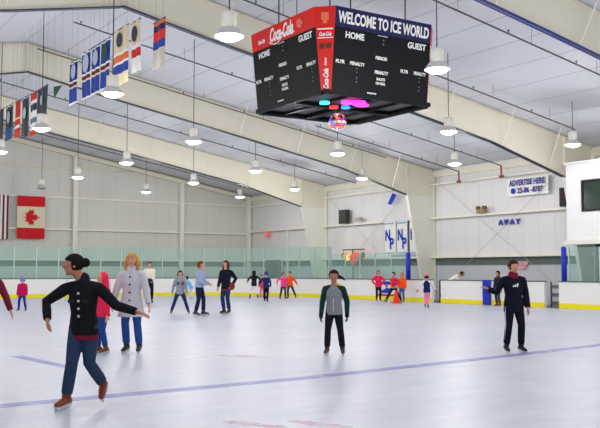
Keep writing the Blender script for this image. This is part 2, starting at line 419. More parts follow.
# blue padded posts
def padpost(y, z0, z1, ztop, label, r=.11):
    t = empty('padded_post', (BXR+.02, y, z0)); tag(t, label, 'post')
    bm = bmesh.new(); rod(bm, (0, 0, 0), (0, 0, z1-z0), r, 16); obj('padding', bm, BLUEPAD, t, True)
    bm = bmesh.new(); rod(bm, (0, 0, 0), (0, 0, ztop-z0), .03, 10); obj('pole', bm, mat('blue grey pole', (70, 80, 104)), t)
padpost(31.28, 1.04, 2.27, 3.75, 'tall thin pole with blue padding at the end of the glass by the NP banners')
padpost(22.2, 1.04, 2.32, 2.36, 'short blue padded post on the boards at the corner of the press box glass', .10)
t = tag(obj('gate_pad', BX((BXR-.12, 25.98, .02), (BXR-.016, 26.36, 1.05)), BLUEPAD), 'upright blue pad fixed to the boards beside the skater in the black tracksuit', 'padding')
obj('strap', BX((BXR-.125, 25.98, .5), (BXR-.118, 26.36, .54)), NAVYP, t)
# gates
def gate(y0, y1, label, dark):
    t = empty('rink_gate', (BXR+.5, (y0+y1)/2, 0)); tag(t, label, 'gate'); h = (y1-y0)/2
    obj('frame', BX((0, -h, 0), (.05, -h+.05, 1.0), (0, h-.05, 0), (.05, h, 1.0)), dark, t)
    for z in (.1, .42, .74): obj('rail', BX((.01, -h+.05, z), (.04, h-.05, z+.14)), mat('grey gate rail', (118, 122, 118)), t)
gate(29.0, 29.7, 'dark narrow gate in the gap between the boards near the small skater in pink', BLACK)
gate(22.2, 23.3, 'grey gate with cross rails in the gap of the boards behind the black tracksuit skater', mat('grey gate frame', (88, 92, 92)))

# ad on the boards
t = obj('board_advert', BX((BXR-.012, 31.9, .22), (BXR-.001, 33.7, .92)), CLOTHW); tag(t, 'white advertising panel with blue and red shapes on the far side boards', 'advert')
obj('blue_band', BX((BXR-.016, 31.9, .76), (BXR-.012, 33.7, .92)), BLUEC2, t)
obj('red_band', BX((BXR-.016, 31.9, .22), (BXR-.012, 33.7, .32)), REDP, t)
bm = bmesh.new(); prism(bm, [(BXR-.016, 33.3, .36), (BXR-.016, 32.5, .36), (BXR-.016, 32.4, .56), (BXR-.016, 32.8, .62), (BXR-.016, 33.2, .5)], (.004, 0, 0)); obj('blue_shape', bm, BLUEC2, t)
bm = bmesh.new(); prism(bm, [(BXR-.016, 33.0, .74), (BXR-.016, 32.7, .74), (BXR-.016, 32.85, .6)], (.004, 0, 0)); obj('red_shape', bm, REDP, t)

# ------------------------------------------------------------------ press box
t = empty('press_box', (28.3, 18.5, 2.62)); tag(t, 'white press box raised on the side wall with a dark framed window', 'press box')
def rel(bm, o): bm.transform(Matrix.Translation(-V(o))); return bm
o_ = (28.3, 18.5, 2.62)
obj('wall', rel(BX((27.6, 12.5, 2.62), (27.75, 17.9, 5.62), (27.6, 22.35, 2.62), (27.75, 23.1, 5.62), (27.6, 17.9, 2.62), (27.75, 22.35, 3.72),
                   (27.6, 17.9, 4.95), (27.75, 22.35, 5.62), (27.75, 22.95, 2.62), (29.9, 23.1, 5.62)), o_), WHITE, t)
obj('floor_slab', rel(BX((27.45, 12.5, 2.45), (29.9, 23.15, 2.62)), o_), CREAMW, t)
obj('roof_slab', rel(BX((27.5, 12.5, 5.62), (29.9, 23.15, 5.7)), o_), WHITE, t)
w = obj('window_frame', rel(BX((27.56, 17.9, 3.72), (27.62, 22.35, 3.79), (27.56, 17.9, 4.88), (27.62, 22.35, 4.95), (27.56, 22.28, 3.72), (27.62, 22.35, 4.95),
                               (27.56, 17.9, 3.72), (27.62, 17.97, 4.95), (27.56, 20.1, 3.72), (27.62, 20.16, 4.95)), o_), BLACK, t)
obj('pane', rel(BX((27.6, 17.97, 3.79), (27.61, 22.28, 4.88)), o_), DARKGLASS, w)
obj('interior_wall', rel(BX((29.6, 12.5, 2.7), (29.7, 22.9, 5.6)), o_), LINER, t)
t = obj('bench_back_wall', BX((27.9, 12.5, -.06), (28.0, 22.0, 2.45)), LINER); tag(t, 'dark green wall behind the glass below the white press box', 'wall panel')

# ------------------------------------------------------------------ things on the walls
t = obj('wall_speaker', BX((XW-.45, 40.6, 4.17), (XW-.2, 41.35, 4.97)), mat('speaker cabinet', (58, 56, 54), .7)); tag(t, 'dark box speaker standing on the side wall ledge', 'speaker')
obj('grille', BX((XW-.47, 40.66, 4.24), (XW-.45, 41.28, 4.9)), DKGREY, t)
t = empty('floodlight', (XW-.3, 39.6, 4.16)); tag(t, 'small pale floodlight on the ledge beside the dark speaker', 'floodlight')
obj('body', BX((-.12, -.25, .1), (.1, .25, .3)), mat('pale metal box', (176, 172, 158)), t); obj('bracket', BX((-.02, -.04, 0), (.02, .04, .1)), ALU, t)
t = empty('emergency_light', (XW-.3, 29.9, 4.16)); tag(t, 'small brown emergency light with two lamp heads on the ledge left of AWAY', 'emergency light')
obj('battery_box', BX((-.1, -.25, 0), (.1, .25, .2)), mat('tan box', (150, 132, 96)), t)
for s in (-1, 1):
    bm = bmesh.new(); rod(bm, (-.1, s*.2, .26), (.08, s*.2, .26), .09, 12); obj('lamp_head', bm, mat('brown lamp head', (104, 92, 66)), t)
t = obj('wall_speaker', BX((XW-.4, 24.75, 4.17), (XW-.2, 25.15, 4.98)), BLACK); tag(t, 'black speaker on the ledge next to the advertising banner', 'speaker')
obj('grille', BX((XW-.42, 24.79, 4.22), (XW-.4, 25.11, 4.93)), mat('black grille', (40, 26, 26)), t)

def wavy(p0, px, pz, w, h, nx=12, nz=8, amp=.02, out=(0, 0, 0), th=.006, band=None, seed=0):
    """hanging cloth: w x h metres, gently rippled; band(u, v) -> material index"""
    bm = bmesh.new(); R = random.Random(seed); ph = R.random()*6; fr = 1.2+R.random(); px, pz, out = V(px), V(pz), V(out)
    G = []
    for i in range(nx+1):
        for s in (0, 1):
            G.append([bm.verts.new(V(p0)+px*w*i/nx+pz*h*j/nz+out*(amp*math.sin(ph+fr*6.28*i/nx+.8*j/nz)+amp*.5*math.sin(3*j/nz+ph)+(th if s else 0))) for j in range(nz+1)])
    for i in range(nx):
        for s in (0, 1):
            A, B = G[2*i+s], G[2*i+2+s]
            for j in range(nz):
                f = bm.faces.new((A[j], B[j], B[j+1], A[j+1])); f.material_index = band((i+.5)/nx, (j+.5)/nz) if band else 0
    rim = lambda a, b: [bm.faces.new((x, y, z, w_)) for x, y, z, w_ in zip(a, a[1:], b[1:], b)]
    rim(G[0], G[1]); rim(G[-2], G[-1])
    for j in (0, nz):
        for i in range(nx): bm.faces.new((G[2*i][j], G[2*i+2][j], G[2*i+3][j], G[2*i+1][j]))
    bmesh.ops.recalc_face_normals(bm, faces=bm.faces)
    return bm
# NP banners
for k, (y0, y1, lab) in enumerate(((37.25, 36.3, 'white NP banner, first of the three, beneath the girt of the side wall'),
                                  (36.2, 35.25, 'white NP banner in the middle of the row of three'),
                                  (35.15, 34.2, 'white NP banner partly hidden behind the steel column'))):
    t = empty('team_banner', (XW-.3, y0, 4.1)); tag(t, lab, 'banner', 'white NP team banners')
    obj('cloth', wavy((0, 0, -1.82), (0, -1, 0), (0, 0, 1), y0-y1, 1.82, out=(-1, 0, 0), amp=.01, seed=k), CLOTHW, t)
    bm = bmesh.new(); text_bm(bm, 'N', plane_M((-.035, -.3, -.75), (0, -1, 0), (0, 0, 1)), .6, .4, bold=.02)
    text_bm(bm, 'P', plane_M((-.035, -.64, -1.2), (0, -1, 0), (0, 0, 1)), .6, .34, bold=.02); obj('lettering', bm, BLUEC2, t)
    obj('border', BX((-.04, -.8, -.16), (-.03, -.05, -.08), (-.04, -.8, -1.74), (-.03, -.05, -1.68)), mat('pale blue print', (150, 176, 226)), t)
    bm = bmesh.new(); rod(bm, (-.01, .03, .0), (-.01, -(y0-y1)-.03, 0), .015, 8); obj('rod', bm, ALU, t)
bm = bmesh.new(); prism(bm, [(XW-.325, 36.95, 5.05), (XW-.325, 36.65, 5.0), (XW-.325, 36.2, 5.5), (XW-.325, 36.55, 5.62)], (.01, 0, 0))
t = obj('pennant', bm, BLUEC2); tag(t, 'small slanting blue pennant above the NP banners', 'pennant')
t2 = bmesh.new(); rod(t2, (XW-.31, 36.58, 5.62), (XW-.31, 36.58, 5.8), .01, 6); obj('cord', t2, ALU, t)
# ADVERTISE HERE
t = empty('advertising_banner', (XW-.22, 28.3, 5.66)); tag(t, 'white banner reading ADVERTISE HERE in blue, hung high on the side wall', 'banner')
obj('cloth', wavy((0, 0, -.84), (0, -1, 0), (0, 0, 1), 2.42, .82, 20, 8, out=(-1, 0, 0), amp=.03, seed=3), CLOTHW, t)
bm = bmesh.new(); text_bm(bm, 'ADVERTISE HERE', plane_M((-.07, -1.22, -.24), (0, -1, 0), (0, 0, 1)), .28, 2.1, bold=.015)
text_bm(bm, '25-86 -8787', plane_M((-.07, -1.42, -.6), (0, -1, 0), (0, 0, 1)), .26, 1.5, bold=.012); obj('lettering', bm, mat('indigo print', (52, 48, 140)), t)
bm = bmesh.new(); rod(bm, (-.06, -.4, -.6), (-.075, -.4, -.6), .13, 14); obj('telephone_mark', bm, BLUEC2, t)
t = empty('wall_lettering', (XW-.06, 28.4, 3.68)); tag(t, 'blue letters AWAY fixed to the side wall', 'wall lettering')
for i, ch in enumerate('AWAY'):
    bm = bmesh.new(); text_bm(bm, ch, plane_M((-.03, .48-i*.36, 0), (0, -1, 0), (0, 0, 1)), .25, .27, bold=.02, depth=.03); obj('letter', bm, mat('blue letter', (50, 50, 170)), t)
t = obj('warning_sign', BX((XW-.05, 27.3, 1.68), (XW-.03, 28.0, 1.86)), mat('pink red sign', (216, 150, 158), .5)); tag(t, 'small pinkish red sign low on the side wall beside the tracksuit skater', 'sign')
obj('lower_panel', BX((XW-.05, 27.42, 1.5), (XW-.03, 27.9, 1.67)), mat('pink sign', (224, 160, 168), .5), t)
# flags on the end wall
def bandc(u, v): return 1 if (v < .25 or v > .75) else 0
t = empty('canadian_flag', (13.95, YE-.33, 5.9)); tag(t, 'Canadian flag hung upright on the end wall', 'flag', 'flags on the end wall')
obj('cloth', wavy((0, 0, -2.55), (1, 0, 0), (0, 0, 1), 1.66, 2.55, 10, 16, amp=.015, out=(0, -1, 0), band=bandc, seed=4), [mat('aged white flag cloth', (226, 216, 186), .8), CANRED], t)
leaf = [(0, -.95), (.06, -.5), (.55, -.62), (.48, -.42), (.95, -.1), (.8, 0), (.9, .3), (.62, .26), (.56, .4), (.28, .12), (.38, .66), (.18, .58), (0, 1)]
leaf = leaf+[(-x, y) for x, y in leaf[-2:0:-1]]
bm = bmesh.new(); prism(bm, [(.83+.55*y, -.035, -1.28+.5*x) for x, y in leaf], (0, -.006, 0)); obj('maple_leaf', bm, CANRED, t)
bm = bmesh.new(); rod(bm, (-.04, 0, 0), (1.7, 0, 0), .02, 8); obj('rod', bm, ALU, t)
t = empty('striped_flag', (13.46, YE-.33, 5.9)); tag(t, 'red and white striped flag at the edge of the end wall', 'flag', 'flags on the end wall')
obj('cloth', wavy((-1.56, 0, -2.62), (1, 0, 0), (0, 0, 1), 1.56, 2.62, 26, 16, amp=.015, out=(0, -1, 0), seed=5,
                  band=lambda u, v: 2 if (u < .54 and v > .6) else (0 if int(u*13) % 2 else 1)), [CLOTHW, MAROONC, NAVYP], t)
bm = bmesh.new(); rod(bm, (-1.6, 0, 0), (.04, 0, 0), .02, 8); obj('rod', bm, ALU, t)
# glowing toy rack
t = empty('hanging_display', (XW-.8, 39.5, 2.0)); tag(t, 'bar hung with glowing red and yellow lanterns above the side glass', 'lantern display')
bm = bmesh.new(); rod(bm, (0, 1.0, .62), (0, -1.1, .62), .03, 8); obj('bar', bm, DKGREY, t)
bm = bmesh.new(); rod(bm, (0, 0, .62), (0, 0, -2.06), .03, 8); obj('pole', bm, DKGREY, t)
cols = [('amber lantern', (240, 150, 20), 1.0), ('yellow lantern', (250, 200, 50), 1.2), ('red lantern', (200, 20, 16), .6), ('coral lantern', (220, 40, 30), .7), ('brown lantern', (130, 92, 60), 0), ('dark lantern', (96, 100, 76), 0)]
for i, (y, z, c) in enumerate([(.9, .3, 4), (.72, .25, 0), (.5, .15, 1), (.28, .28, 0), (.05, .2, 2), (-.15, .3, 3), (-.25, .05, 2), (-.5, .28, 3), (-.72, .2, 4), (-.95, .3, 5), (.62, -.02, 5), (-.02, -.08, 2)]):
    nm, c3, em = cols[c]; bm = bmesh.new(); ball(bm, (0, y, z), (.13, .14, .17), seg=12, ring=8); rod(bm, (0, y, z), (0, y, .62), .008, 5)
    obj('lantern', bm, mat(nm, c3, .5, emit=em), t, True)

# ------------------------------------------------------------------ sprinkler pipes
def pipe(y, x0, x1, label, drop=False):
    t = empty('sprinkler_pipe', (x0, y, roofz(x0)-.4)); tag(t, label, 'pipe', 'dark sprinkler pipes under the roof')
    o = V(t.location); P = lambda x, dz=0: V((x, y, roofz(x)-.4+dz))-o
    bm = bmesh.new(); rod(bm, P(x0), P(x1), .026, 8); obj('pipe', bm, PIPE, t)
    x = x0+.25
    while x < x1-.3:
        bm = bmesh.new(); rod(bm, P(x), P(x, .1), .018, 6); rod(bm, P(x, .08), P(x, .11), .035, 8); obj('sprinkler_head', bm, PIPE, t); x += 2.9
    x = x0+1.2
    while x < x1:
        bm = bmesh.new(); rod(bm, P(x), P(x, .45), .006, 5); obj('hanger', bm, PIPE, t); x += 2.9
    if drop:
        q = V((x1, y, 5.75))-o; bm = bmesh.new(); rod(bm, P(x1), q, .04, 8); obj('drop_pipe', bm, REDM, t)
        bm = bmesh.new(); rod(bm, q+V((0, .1, 0)), q-V((0, .1, 0)), .07, 8); obj('valve', bm, REDM, t)
pipe(17.3, 9.4, 26, 'thin dark sprinkler pipe beneath the roof, crossing above the nearest hanging lamp')
pipe(21.7, 9.4, 26.5, 'thin dark sprinkler pipe beneath the roof, passing behind the top of the scoreboard')
pipe(28.3, 9.3, 29.4, 'sprinkler pipe from the ridge ending in a rusty valve by the advertising banner', True)
pipe(32.5, 9.3, 26, 'thin dark sprinkler pipe starting at the ridge, nearer to the flag wall')
pipe(31.1, 21, 29.4, 'sprinkler pipe ending in a rusty valve beside the steel column', True)
pipe(38.9, 9.3, 29, 'thin dark sprinkler pipe in the last bay but one before the flag wall')
pipe(47.8, 9.3, 29, 'thin dark sprinkler pipe in the last bay before the flag wall')

# ------------------------------------------------------------------ high bay lamps
def lamp(x, y, label, on=True, first=[None]):
    h = roofz(x)+.03-5.9
    t = empty('high_bay_lamp', (x, y, 5.9)); tag(t, label, 'hanging lamp', 'high bay lamps over the ice')
    if first[0] is None:
        a = bmesh.new(); lathe(a, [(.12, .19), (.17, .17), (.235, .09), (.28, .015), (.29, 0), (.275, 0), (.225, .08), (.14, .15)], 24)
        b = bmesh.new(); lathe(b, [(0, .48), (.1, .48), (.15, .45), (.15, .22), (.11, .18), (0, .18)], 16)
        for k in range(4):
            q = k*math.pi/2; box(b, (.15*math.cos(q)-.012, .15*math.sin(q)-.012, .16), (.15*math.cos(q)+.012, .15*math.sin(q)+.012, .46))
        c = bmesh.new(); lathe(c, [(0, -.085), (.12, -.075), (.2, -.045), (.25, -.01), (.268, .012), (0, .012)], 24)
        first[0] = []
        for nm, bmm, m in (('reflector', a, ALU), ('housing', b, CREAMW), ('lens', c, LENS)):
            first[0].append(obj(nm, bmm, m, t, True))
    else:
        for s in first[0]:
            c = s.copy(); COL.objects.link(c); c.parent = t
            if s.name.startswith('lens') and not on: c.data = s.data.copy(); c.data.materials[0] = mat('unlit lens', (150, 150, 146), .3)
    bm = bmesh.new(); rod(bm, (0, 0, .5), (0, 0, h), .014, 6); obj('rod', bm, PIPE, t)
    if on:
        li = bpy.data.lights.new('lamp_light', 'POINT'); li.energy = POW; li.shadow_soft_size = .2; li.color = (1, .975, .985)
        lo = bpy.data.objects.new('lamp_light', li); COL.objects.link(lo); lo.parent = t; lo.location = (0, 0, -.26)
    return t
POW = 165
LX, LY = (8.0, 13.4, 19.4, 25.4), (14.4, 20.8, 27.2, 33.8, 40.3, 46.4)
LL = {(0, 0): 'large glowing lamp hanging just left of the red side of the scoreboard', (1, 0): 'large glowing lamp hanging in front of the scoreboard GUEST corner',
 (0, 1): 'glowing lamp hanging in front of the blue ridge banners', (0, 2): 'glowing lamp hanging in front of the charcoal ridge banners',
 (1, 2): 'glowing lamp in the middle of the ceiling left of the scoreboard', (1, 3): 'glowing lamp third in its row counted from the scoreboard',
 (1, 4): 'glowing lamp hanging before the gable column beside the Canadian flag', (2, 5): 'small glowing lamp hanging near the end wall above the coat wearer',
 (2, 4): 'small glowing lamp in front of the roof frame nearest the flag wall', (2, 3): 'glowing lamp above and left of the frame knee',
 (3, 4): 'small glowing lamp right at the knee of the farthest frame', (2, 2): 'glowing lamp hanging straight below the scoreboard right of the coloured ball',
 (2, 1): 'glowing lamp hanging below the far right edge of the scoreboard', (3, 2): 'small glowing lamp above the side wall near the steel column',
 (3, 1): 'glowing lamp hanging over the press box roof', (3, 5): 'smallest glowing lamp in the far corner of the hall', (1, 5): 'unlit lamp hanging above the Canadian flag',
 (0, 3): 'glowing lamp cut by the picture edge below the ridge banners', (1, 1): 'glowing lamp hidden behind the scoreboard', (3, 3): 'small glowing lamp in front of the side wall girt above the dark speaker'}
LP = {(0, 0): (7.8, 14.5), (1, 0): (13.0, 14.4), (0, 1): (7.9, 20.9), (0, 2): (8.0, 27.3), (1, 2): (13.25, 27.2), (1, 3): (13.55, 34.1), (1, 4): (13.7, 40.7), (2, 5): (19.5, 46.1),
      (2, 4): (19.5, 40), (2, 3): (19.5, 33.7), (3, 4): (25.75, 40.2), (2, 2): (19.25, 27), (2, 1): (19.2, 20.75), (3, 2): (25.2, 26.9), (3, 1): (24.9, 20.5), (3, 5): (25.6, 46.1), (1, 5): (13.8, 46.9),
      (0, 3): (8.26, 33.5), (1, 1): (13.4, 20.8), (3, 3): (25.4, 33.6)}
for k, lab in LL.items(): lamp(*LP[k], lab, k != (1, 5))
for k, (x, y) in enumerate([(2.2, 14.4), (2.2, 27.2), (2.2, 40.3), (8.0, 7.6), (13.4, 7.6), (19.4, 7.6), (25.4, 7.6), (8, 1), (2.2, 1), (19.4, 1), (2.2, 7.6), (2.2, 20.8), (2.2, 33.8), (8, 40.3), (8, 46.4), (19.4, 14.4), (25.4, 14.4), (-4, 20.8), (-4, 33.8)]):
    lamp(x, y, 'glowing lamp hanging outside the picture over the rest of the ice')

# ------------------------------------------------------------------ ridge banners
def ridge_banner(y0, y1, z1, z0, bands, label, emblem=None, seed=0, x=8.6, notch=0):
    """hung edge-on along the ridge; y0 > y1; bands [(fraction from the bottom, material)]"""
    t = empty('ridge_banner', (x, y0, z1)); tag(t, label, 'banner', 'championship banners along the ridge')
    ms = []; 
    for _, m in bands:
        if m not in ms: ms.append(m)
    def band(u, v):
        for f, m in bands:
            if v <= f: return ms.index(m)
        return ms.index(bands[-1][1])
    obj('cloth', wavy((0, 0, z0-z1), (0, -1, 0), (0, 0, 1), y0-y1, z1-z0, 8, 24, amp=.02, out=(-1, 0, 0), band=band, seed=seed), ms, t)
    if emblem:
        fr, m, rr = emblem; bm = bmesh.new(); c = V((-.045, -(y0-y1)/2, (z0-z1)*(1-fr)))
        prism(bm, [c+V((0, (y0-y1)*rr*math.cos(a*math.pi/8), (y0-y1)*rr*1.1*math.sin(a*math.pi/8))) for a in range(16)], (.006, 0, 0)); obj('emblem', bm, m, t)
    bm = bmesh.new(); rod(bm, (0, .02, 0), (0, -(y0-y1)-.02, 0), .02, 6)
    rod(bm, (0, -.1, 0), (0, -.1, roofz(x)-z1+.05), .0025, 4); rod(bm, (0, -(y0-y1)+.1, 0), (0, -(y0-y1)+.1, roofz(x)-z1+.05), .0025, 4); obj('rod', bm, PIPE, t)
bl = [(.06, CLOTHW), (.36, BLUEC), (.4, CLOTHI), (.5, MAROONC), (.53, CLOTHW), (.97, BLUEC), (1, CLOTHW)]
G = mat('silver cloth', (176, 190, 210), .8)
ridge_banner(26.4, 25.65, 7.9, 6.55, bl, 'slim blue banner with pale emblem, first of the blue row from the flag wall', (.75, G, .28), 1)
ridge_banner(25.3, 24.5, 7.95, 6.53, bl, 'blue banner with round pale emblem, second of the blue row', (.75, G, .32), 2)
ridge_banner(24.4, 23.75, 7.95, 6.53, bl, 'blue banner with round pale emblem, third of the blue row', (.75, G, .32), 3)
ridge_banner(23.65, 23.0, 7.95, 6.53, bl, 'blue banner with round pale emblem, last of the blue row beside the ivory banner', (.75, GREENC, .34), 4)
ridge_banner(22.8, 21.65, 8.0, 6.45, [(.2, CLOTHI), (.36, BLUEC), (.42, CLOTHW), (.55, ORNG), (.58, CLOTHW), (1, CLOTHI)], 'broad ivory banner with purple emblem, orange oval and blue script', (.8, NAVYP, .16), 5)
ridge_banner(21.45, 20.82, 7.95, 6.6, [(.3, CLOTHW), (.46, REDC), (.55, CLOTHW), (1, CLOTHI)], 'ivory banner with dark oval and red stripe', (.75, CHARC, .3), 6)
ridge_banner(19.95, 19.3, 7.6, 6.4, [(.4, mat('grey cloth', (186, 182, 170), .8)), (.58, BLUEC), (.78, REDC), (.9, NAVYP), (1, ORNG)], 'banner striped navy, red and blue over grey, hanging apart near the frame', None, 7)
ridge_banner(29.85, 28.75, 7.65, 6.55, [(.97, CHARC), (1, NAVYP)], 'broad charcoal banner hanging above a glowing lamp', (.6, G, .14), 8)
ridge_banner(30.75, 29.95, 7.65, 6.15, [(.12, REDC), (.3, CLOTHW), (.42, mat('grey blue cloth', (96, 120, 140), .8)), (.6, CLOTHW), (.75, NAVYP), (.82, CLOTHW), (1, REDC)], 'white banner with red and blue blocks between charcoal banners', None, 9)
ridge_banner(31.85, 30.9, 7.68, 6.2, [(.97, CHARC), (1, G)], 'charcoal banner with pale top edge next to the red and white banner', (.6, G, .2), 10)
ridge_banner(32.75, 32.0, 7.7, 6.35, [(.25, REDC), (.32, CLOTHW), (.5, REDC), (.56, CLOTHW), (1, REDC)], 'red banner with white stripes in the far group of ridge banners', None, 11)
ridge_banner(34.1, 33.05, 7.72, 6.4, [(.35, mat('dull blue cloth', (52, 96, 150), .8)), (.97, CHARC), (1, CLOTHW)], 'charcoal banner with blue foot, farthest whole banner at the picture edge', (.65, G, .2), 12)
ridge_banner(35.2, 34.4, 7.75, 6.45, [(1, CHARC)], 'dark banner at the very edge of the picture beyond the others', None, 13)
t = empty('green_pennant', (8.6, 27.7, 7.2)); tag(t, 'small dark green triangular pennant between the two banner groups', 'pennant')
bm = bmesh.new(); prism(bm, [(0, .42, .26), (0, -.45, .16), (0, .36, -.14)], (.01, 0, 0)); obj('cloth', bm, GREENC, t)
bm = bmesh.new(); rod(bm, (0, .4, .26), (0, .4, 2.95), .0025, 4); rod(bm, (0, -.42, .16), (0, -.42, 2.95), .0025, 4); obj('cord', bm, PIPE, t)

# ------------------------------------------------------------------ scoreboard
SC = V((13.28, 18.45, 0)); ZB, ZT = 5.67, 7.72
sb = empty('scoreboard', (SC.x, SC.y, ZB)); tag(sb, 'black four sided hanging scoreboard with red and navy headers', 'scoreboard')
W2, HB, HT, H = 1.5, 1.67, 1.88, ZT-ZB
def face_M(k):                       # k quarter turns; face 0 looks to -Y
    Rz = Matrix.Rotation(k*math.pi/2, 4, 'Z'); up = V((0, HB-HT, H)).normalized()
    M = plane_M((0, -HB, 0), (1, 0, 0), up); return Rz @ M
SL = math.hypot(H, HT-HB)
hd = .48
TW = mat('score lettering', (224, 226, 222), .5)
for k in range(4):
    M = face_M(k)
    def rect(x0, y0, x1, y1, z, th=.01):
        bm = BX((x0, y0, z), (x1, y1, z+th)); bm.transform(M); return bm
    red = (k == 3 or k == 1)
    face = obj('face', rect(-W2, 0, W2, SL-hd, -.06, .06), BLACKP, sb)
    head = obj('header', rect(-W2, SL-hd, W2, SL, -.06, .065), REDP if red else NAVYP, sb)
    obj('lower_trim', rect(-W2-.02, -.04, W2+.02, .06, -.06, .075), BLACKP, sb)
    # lettering, u from 0 to 1 across, v from the top
    bm = bmesh.new()
    def T(s, u, v, hh, ww, sh=0, bold=.006, tgt=None):
        text_bm(tgt if tgt is not None else bm, s, M @ Matrix.Translation(((u-.5)*2*W2, (1-v)*SL, .012)), hh, ww, sh, bold=bold, depth=.003)
    T('HOME', .2, .31, .16, .56, bold=.014); T('GUEST', .85, .30, .16, .6, bold=.014)
    T('PERIOD', .48, .52, .085, .36); T('PLYR', .07, .63, .085, .26); T('PENALTY', .24, .63, .085, .44)
    T('PENALTY', .49, .69, .085, .42); T('SHOTS', .485, .77, .07, .26); T('ON GOAL', .485, .82, .07, .3)
    T('PLYR', .73, .63, .085, .24); T('PENALTY', .9, .63, .085, .4); T('scoring', .48, .255, .03, .3); T('score', .4, .95, .035, .28)
    obj('lettering', bm, TW, face)
    bm = bmesh.new()
    for u in (.24, .9):
        for v in (.69, .735, .8, .845): bm2 = BX(((u-.5)*3-.012, (1-v)*SL, .002), ((u-.5)*3+.012, (1-v)*SL+.03, .006)); bm2.transform(M); me = bpy.data.meshes.new('x'); bm2.to_mesh(me); bm.from_mesh(me)
    for v in (.31, .36): bm2 = BX((-.03, (1-v)*SL, .002), (0, (1-v)*SL+.04, .006)); bm2.transform(M); me = bpy.data.meshes.new('x'); bm2.to_mesh(me); bm.from_mesh(me)
    obj('digit_marks', bm, mat('dim marks', (120, 126, 120)), face)
    bm = bmesh.new(); ym = SL-hd/2
    HM = lambda u: M @ Matrix.Translation(((u-.5)*2*W2, ym, .012))
    if red:
        text_bm(bm, 'Coca-Cola', HM(.5), .36, 1.12, .45, bold=.014, depth=.003)
        text_bm(bm, 'Coca-Cola', HM(.17) @ Matrix.Translation((0, -.05, 0)), .11, .34, .45, bold=.004, depth=.003)
        P = [(-.62+1.24*i/12, -.03-.1*math.sin(i/12*6.28)) for i in range(13)]      # the ribbon under the script
        for (a, b), (c, d_) in zip(P, P[1:]):
            q = [bm.verts.new(HM(.5) @ V((x, y, .004))) for x, y in ((a, b-.11), (c, d_-.11), (c, d_-.135), (a, b-.135))]; bm.faces.new(q)
        bm3 = bmesh.new(); ball(bm3, HM(.79) @ V((0, 0, 0)), (.03, .03, .03)); 
        bm3.free()
        obj('lettering', bm, WHITE, head)
        bm = bmesh.new()
        for q in range(5):
            a = q*1.257; c = HM(.79) @ V((.07*math.cos(a), .07*math.sin(a), .0)); ball(bm, c, .055, seg=10, ring=6)
        obj('round_emblem', bm, mat('pinkish emblem', (226, 120, 104)), head, True)
    else:
        text_bm(bm, 'WELCOME TO ICE WORLD', HM(.5), .29, 2.84, 0, bold=.02, depth=.003); obj('lettering', bm, WHITE, head)
# corner strips
def corner(k):
    Rz = Matrix.Rotation(k*math.pi/2, 4, 'Z')
    P = [V((-W2, -HB, 0)), V((-HB, -W2, 0)), V((-HT, -W2, H)), V((-W2, -HT, H))]
    P = [V((W2-W2*2, -HB, 0)), V((-HB, -W2, 0)), V((-HT, -W2, H)), V((-W2, -HT, H))]
    bm = bmesh.new(); n_ = V((1, 1, 0)).normalized()*.04; prism(bm, [Rz @ p for p in P], Rz @ n_); bmesh.ops.recalc_face_normals(bm, faces=bm.faces)
    c = obj('corner_strip', bm, REDP, sb)
    up = ((P[2]+P[3])/2-(P[0]+P[1])/2); ux = (P[0]-P[1]).normalized(); M = Rz @ plane_M((P[0]+P[1])/2, ux, up.normalized()); L = up.length
    bm = bmesh.new()
    Mv = lambda y: M @ Matrix.Translation((0, y*L, .006)) @ Matrix.Rotation(math.pi/2, 4, 'Z')
    text_bm(bm, 'Coca-Cola', Mv(.16), .13, .48, .4, bold=.008, depth=.003)
    text_bm(bm, 'Enjoy', Mv(.36), .07, .2, .3, bold=.003, depth=.003)
    text_bm(bm, 'Coca-Cola', M @ Matrix.Translation((0, .68*L, .006)), .1, .3, .4, bold=.004, depth=.003)
    b2 = BX((-.19, .64*L-.02, .0), (.19, .64*L, .006), (-.19, .73*L, .0), (.19, .745*L, .006)); b2.transform(M); me = bpy.data.meshes.new('x'); b2.to_mesh(me); bm.from_mesh(me)
    obj('lettering', bm, WHITE, c)
    bm = bmesh.new()
    for x, y in ((-.08, .54), (.08, .54)):
        b2 = bmesh.new(); lathe(b2, [(0, .012), (.06, .012), (.075, 0)], 16); b2.transform(M @ Matrix.Translation((x, y*L, 0))); me = bpy.data.meshes.new('x'); b2.to_mesh(me); bm.from_mesh(me)
    obj('round_emblem', bm, mat('brown emblem', (98, 44, 30)), c)
    bm = bmesh.new(); b2 = BX((-.09, .84*L, 0), (.09, .93*L, .006), (-.05, .8*L, 0), (.05, .84*L, .006)); b2.transform(M); me = bpy.data.meshes.new('x'); b2.to_mesh(me); bm.from_mesh(me)
    obj('top_emblem', bm, mat('salmon emblem', (226, 110, 80)), c)
for k in range(4): corner(k)
# underside grid
bm = bmesh.new(); q = HB-.02
box(bm, (-q, -q, -.02), (q, -q+.12, .08)); box(bm, (-q, q-.12, -.02), (q, q, .08)); box(bm, (-q, -q+.12, -.02), (-q+.12, q-.12, .08)); box(bm, (q-.12, -q+.12, -.02), (q, q-.12, .08))
box(bm, (-.12, -q+.12, -.02), (.12, q-.12, .08)); box(bm, (-q+.12, -.12, -.02), (-.12, .12, .08)); box(bm, (.12, -.12, -.02), (q-.12, .12, .08))
obj('underside_frame', bm, BLACKP, sb)
bm = bmesh.new()
for x in (-.8, .8): box(bm, (x-.04, -q+.12, 0), (x+.04, q-.12, .06))
obj('cross_bar', bm, BLACKP, sb)
obj('underside_panel', BX((-q+.1, -q+.1, .09), (q-.1, q-.1, .12)), mat('grey underside panel', (110, 104, 106), .7), sb)
obj('top_panel', BX((-q, -q, H-.1), (q, q, H-.06)), BLACKP, sb)
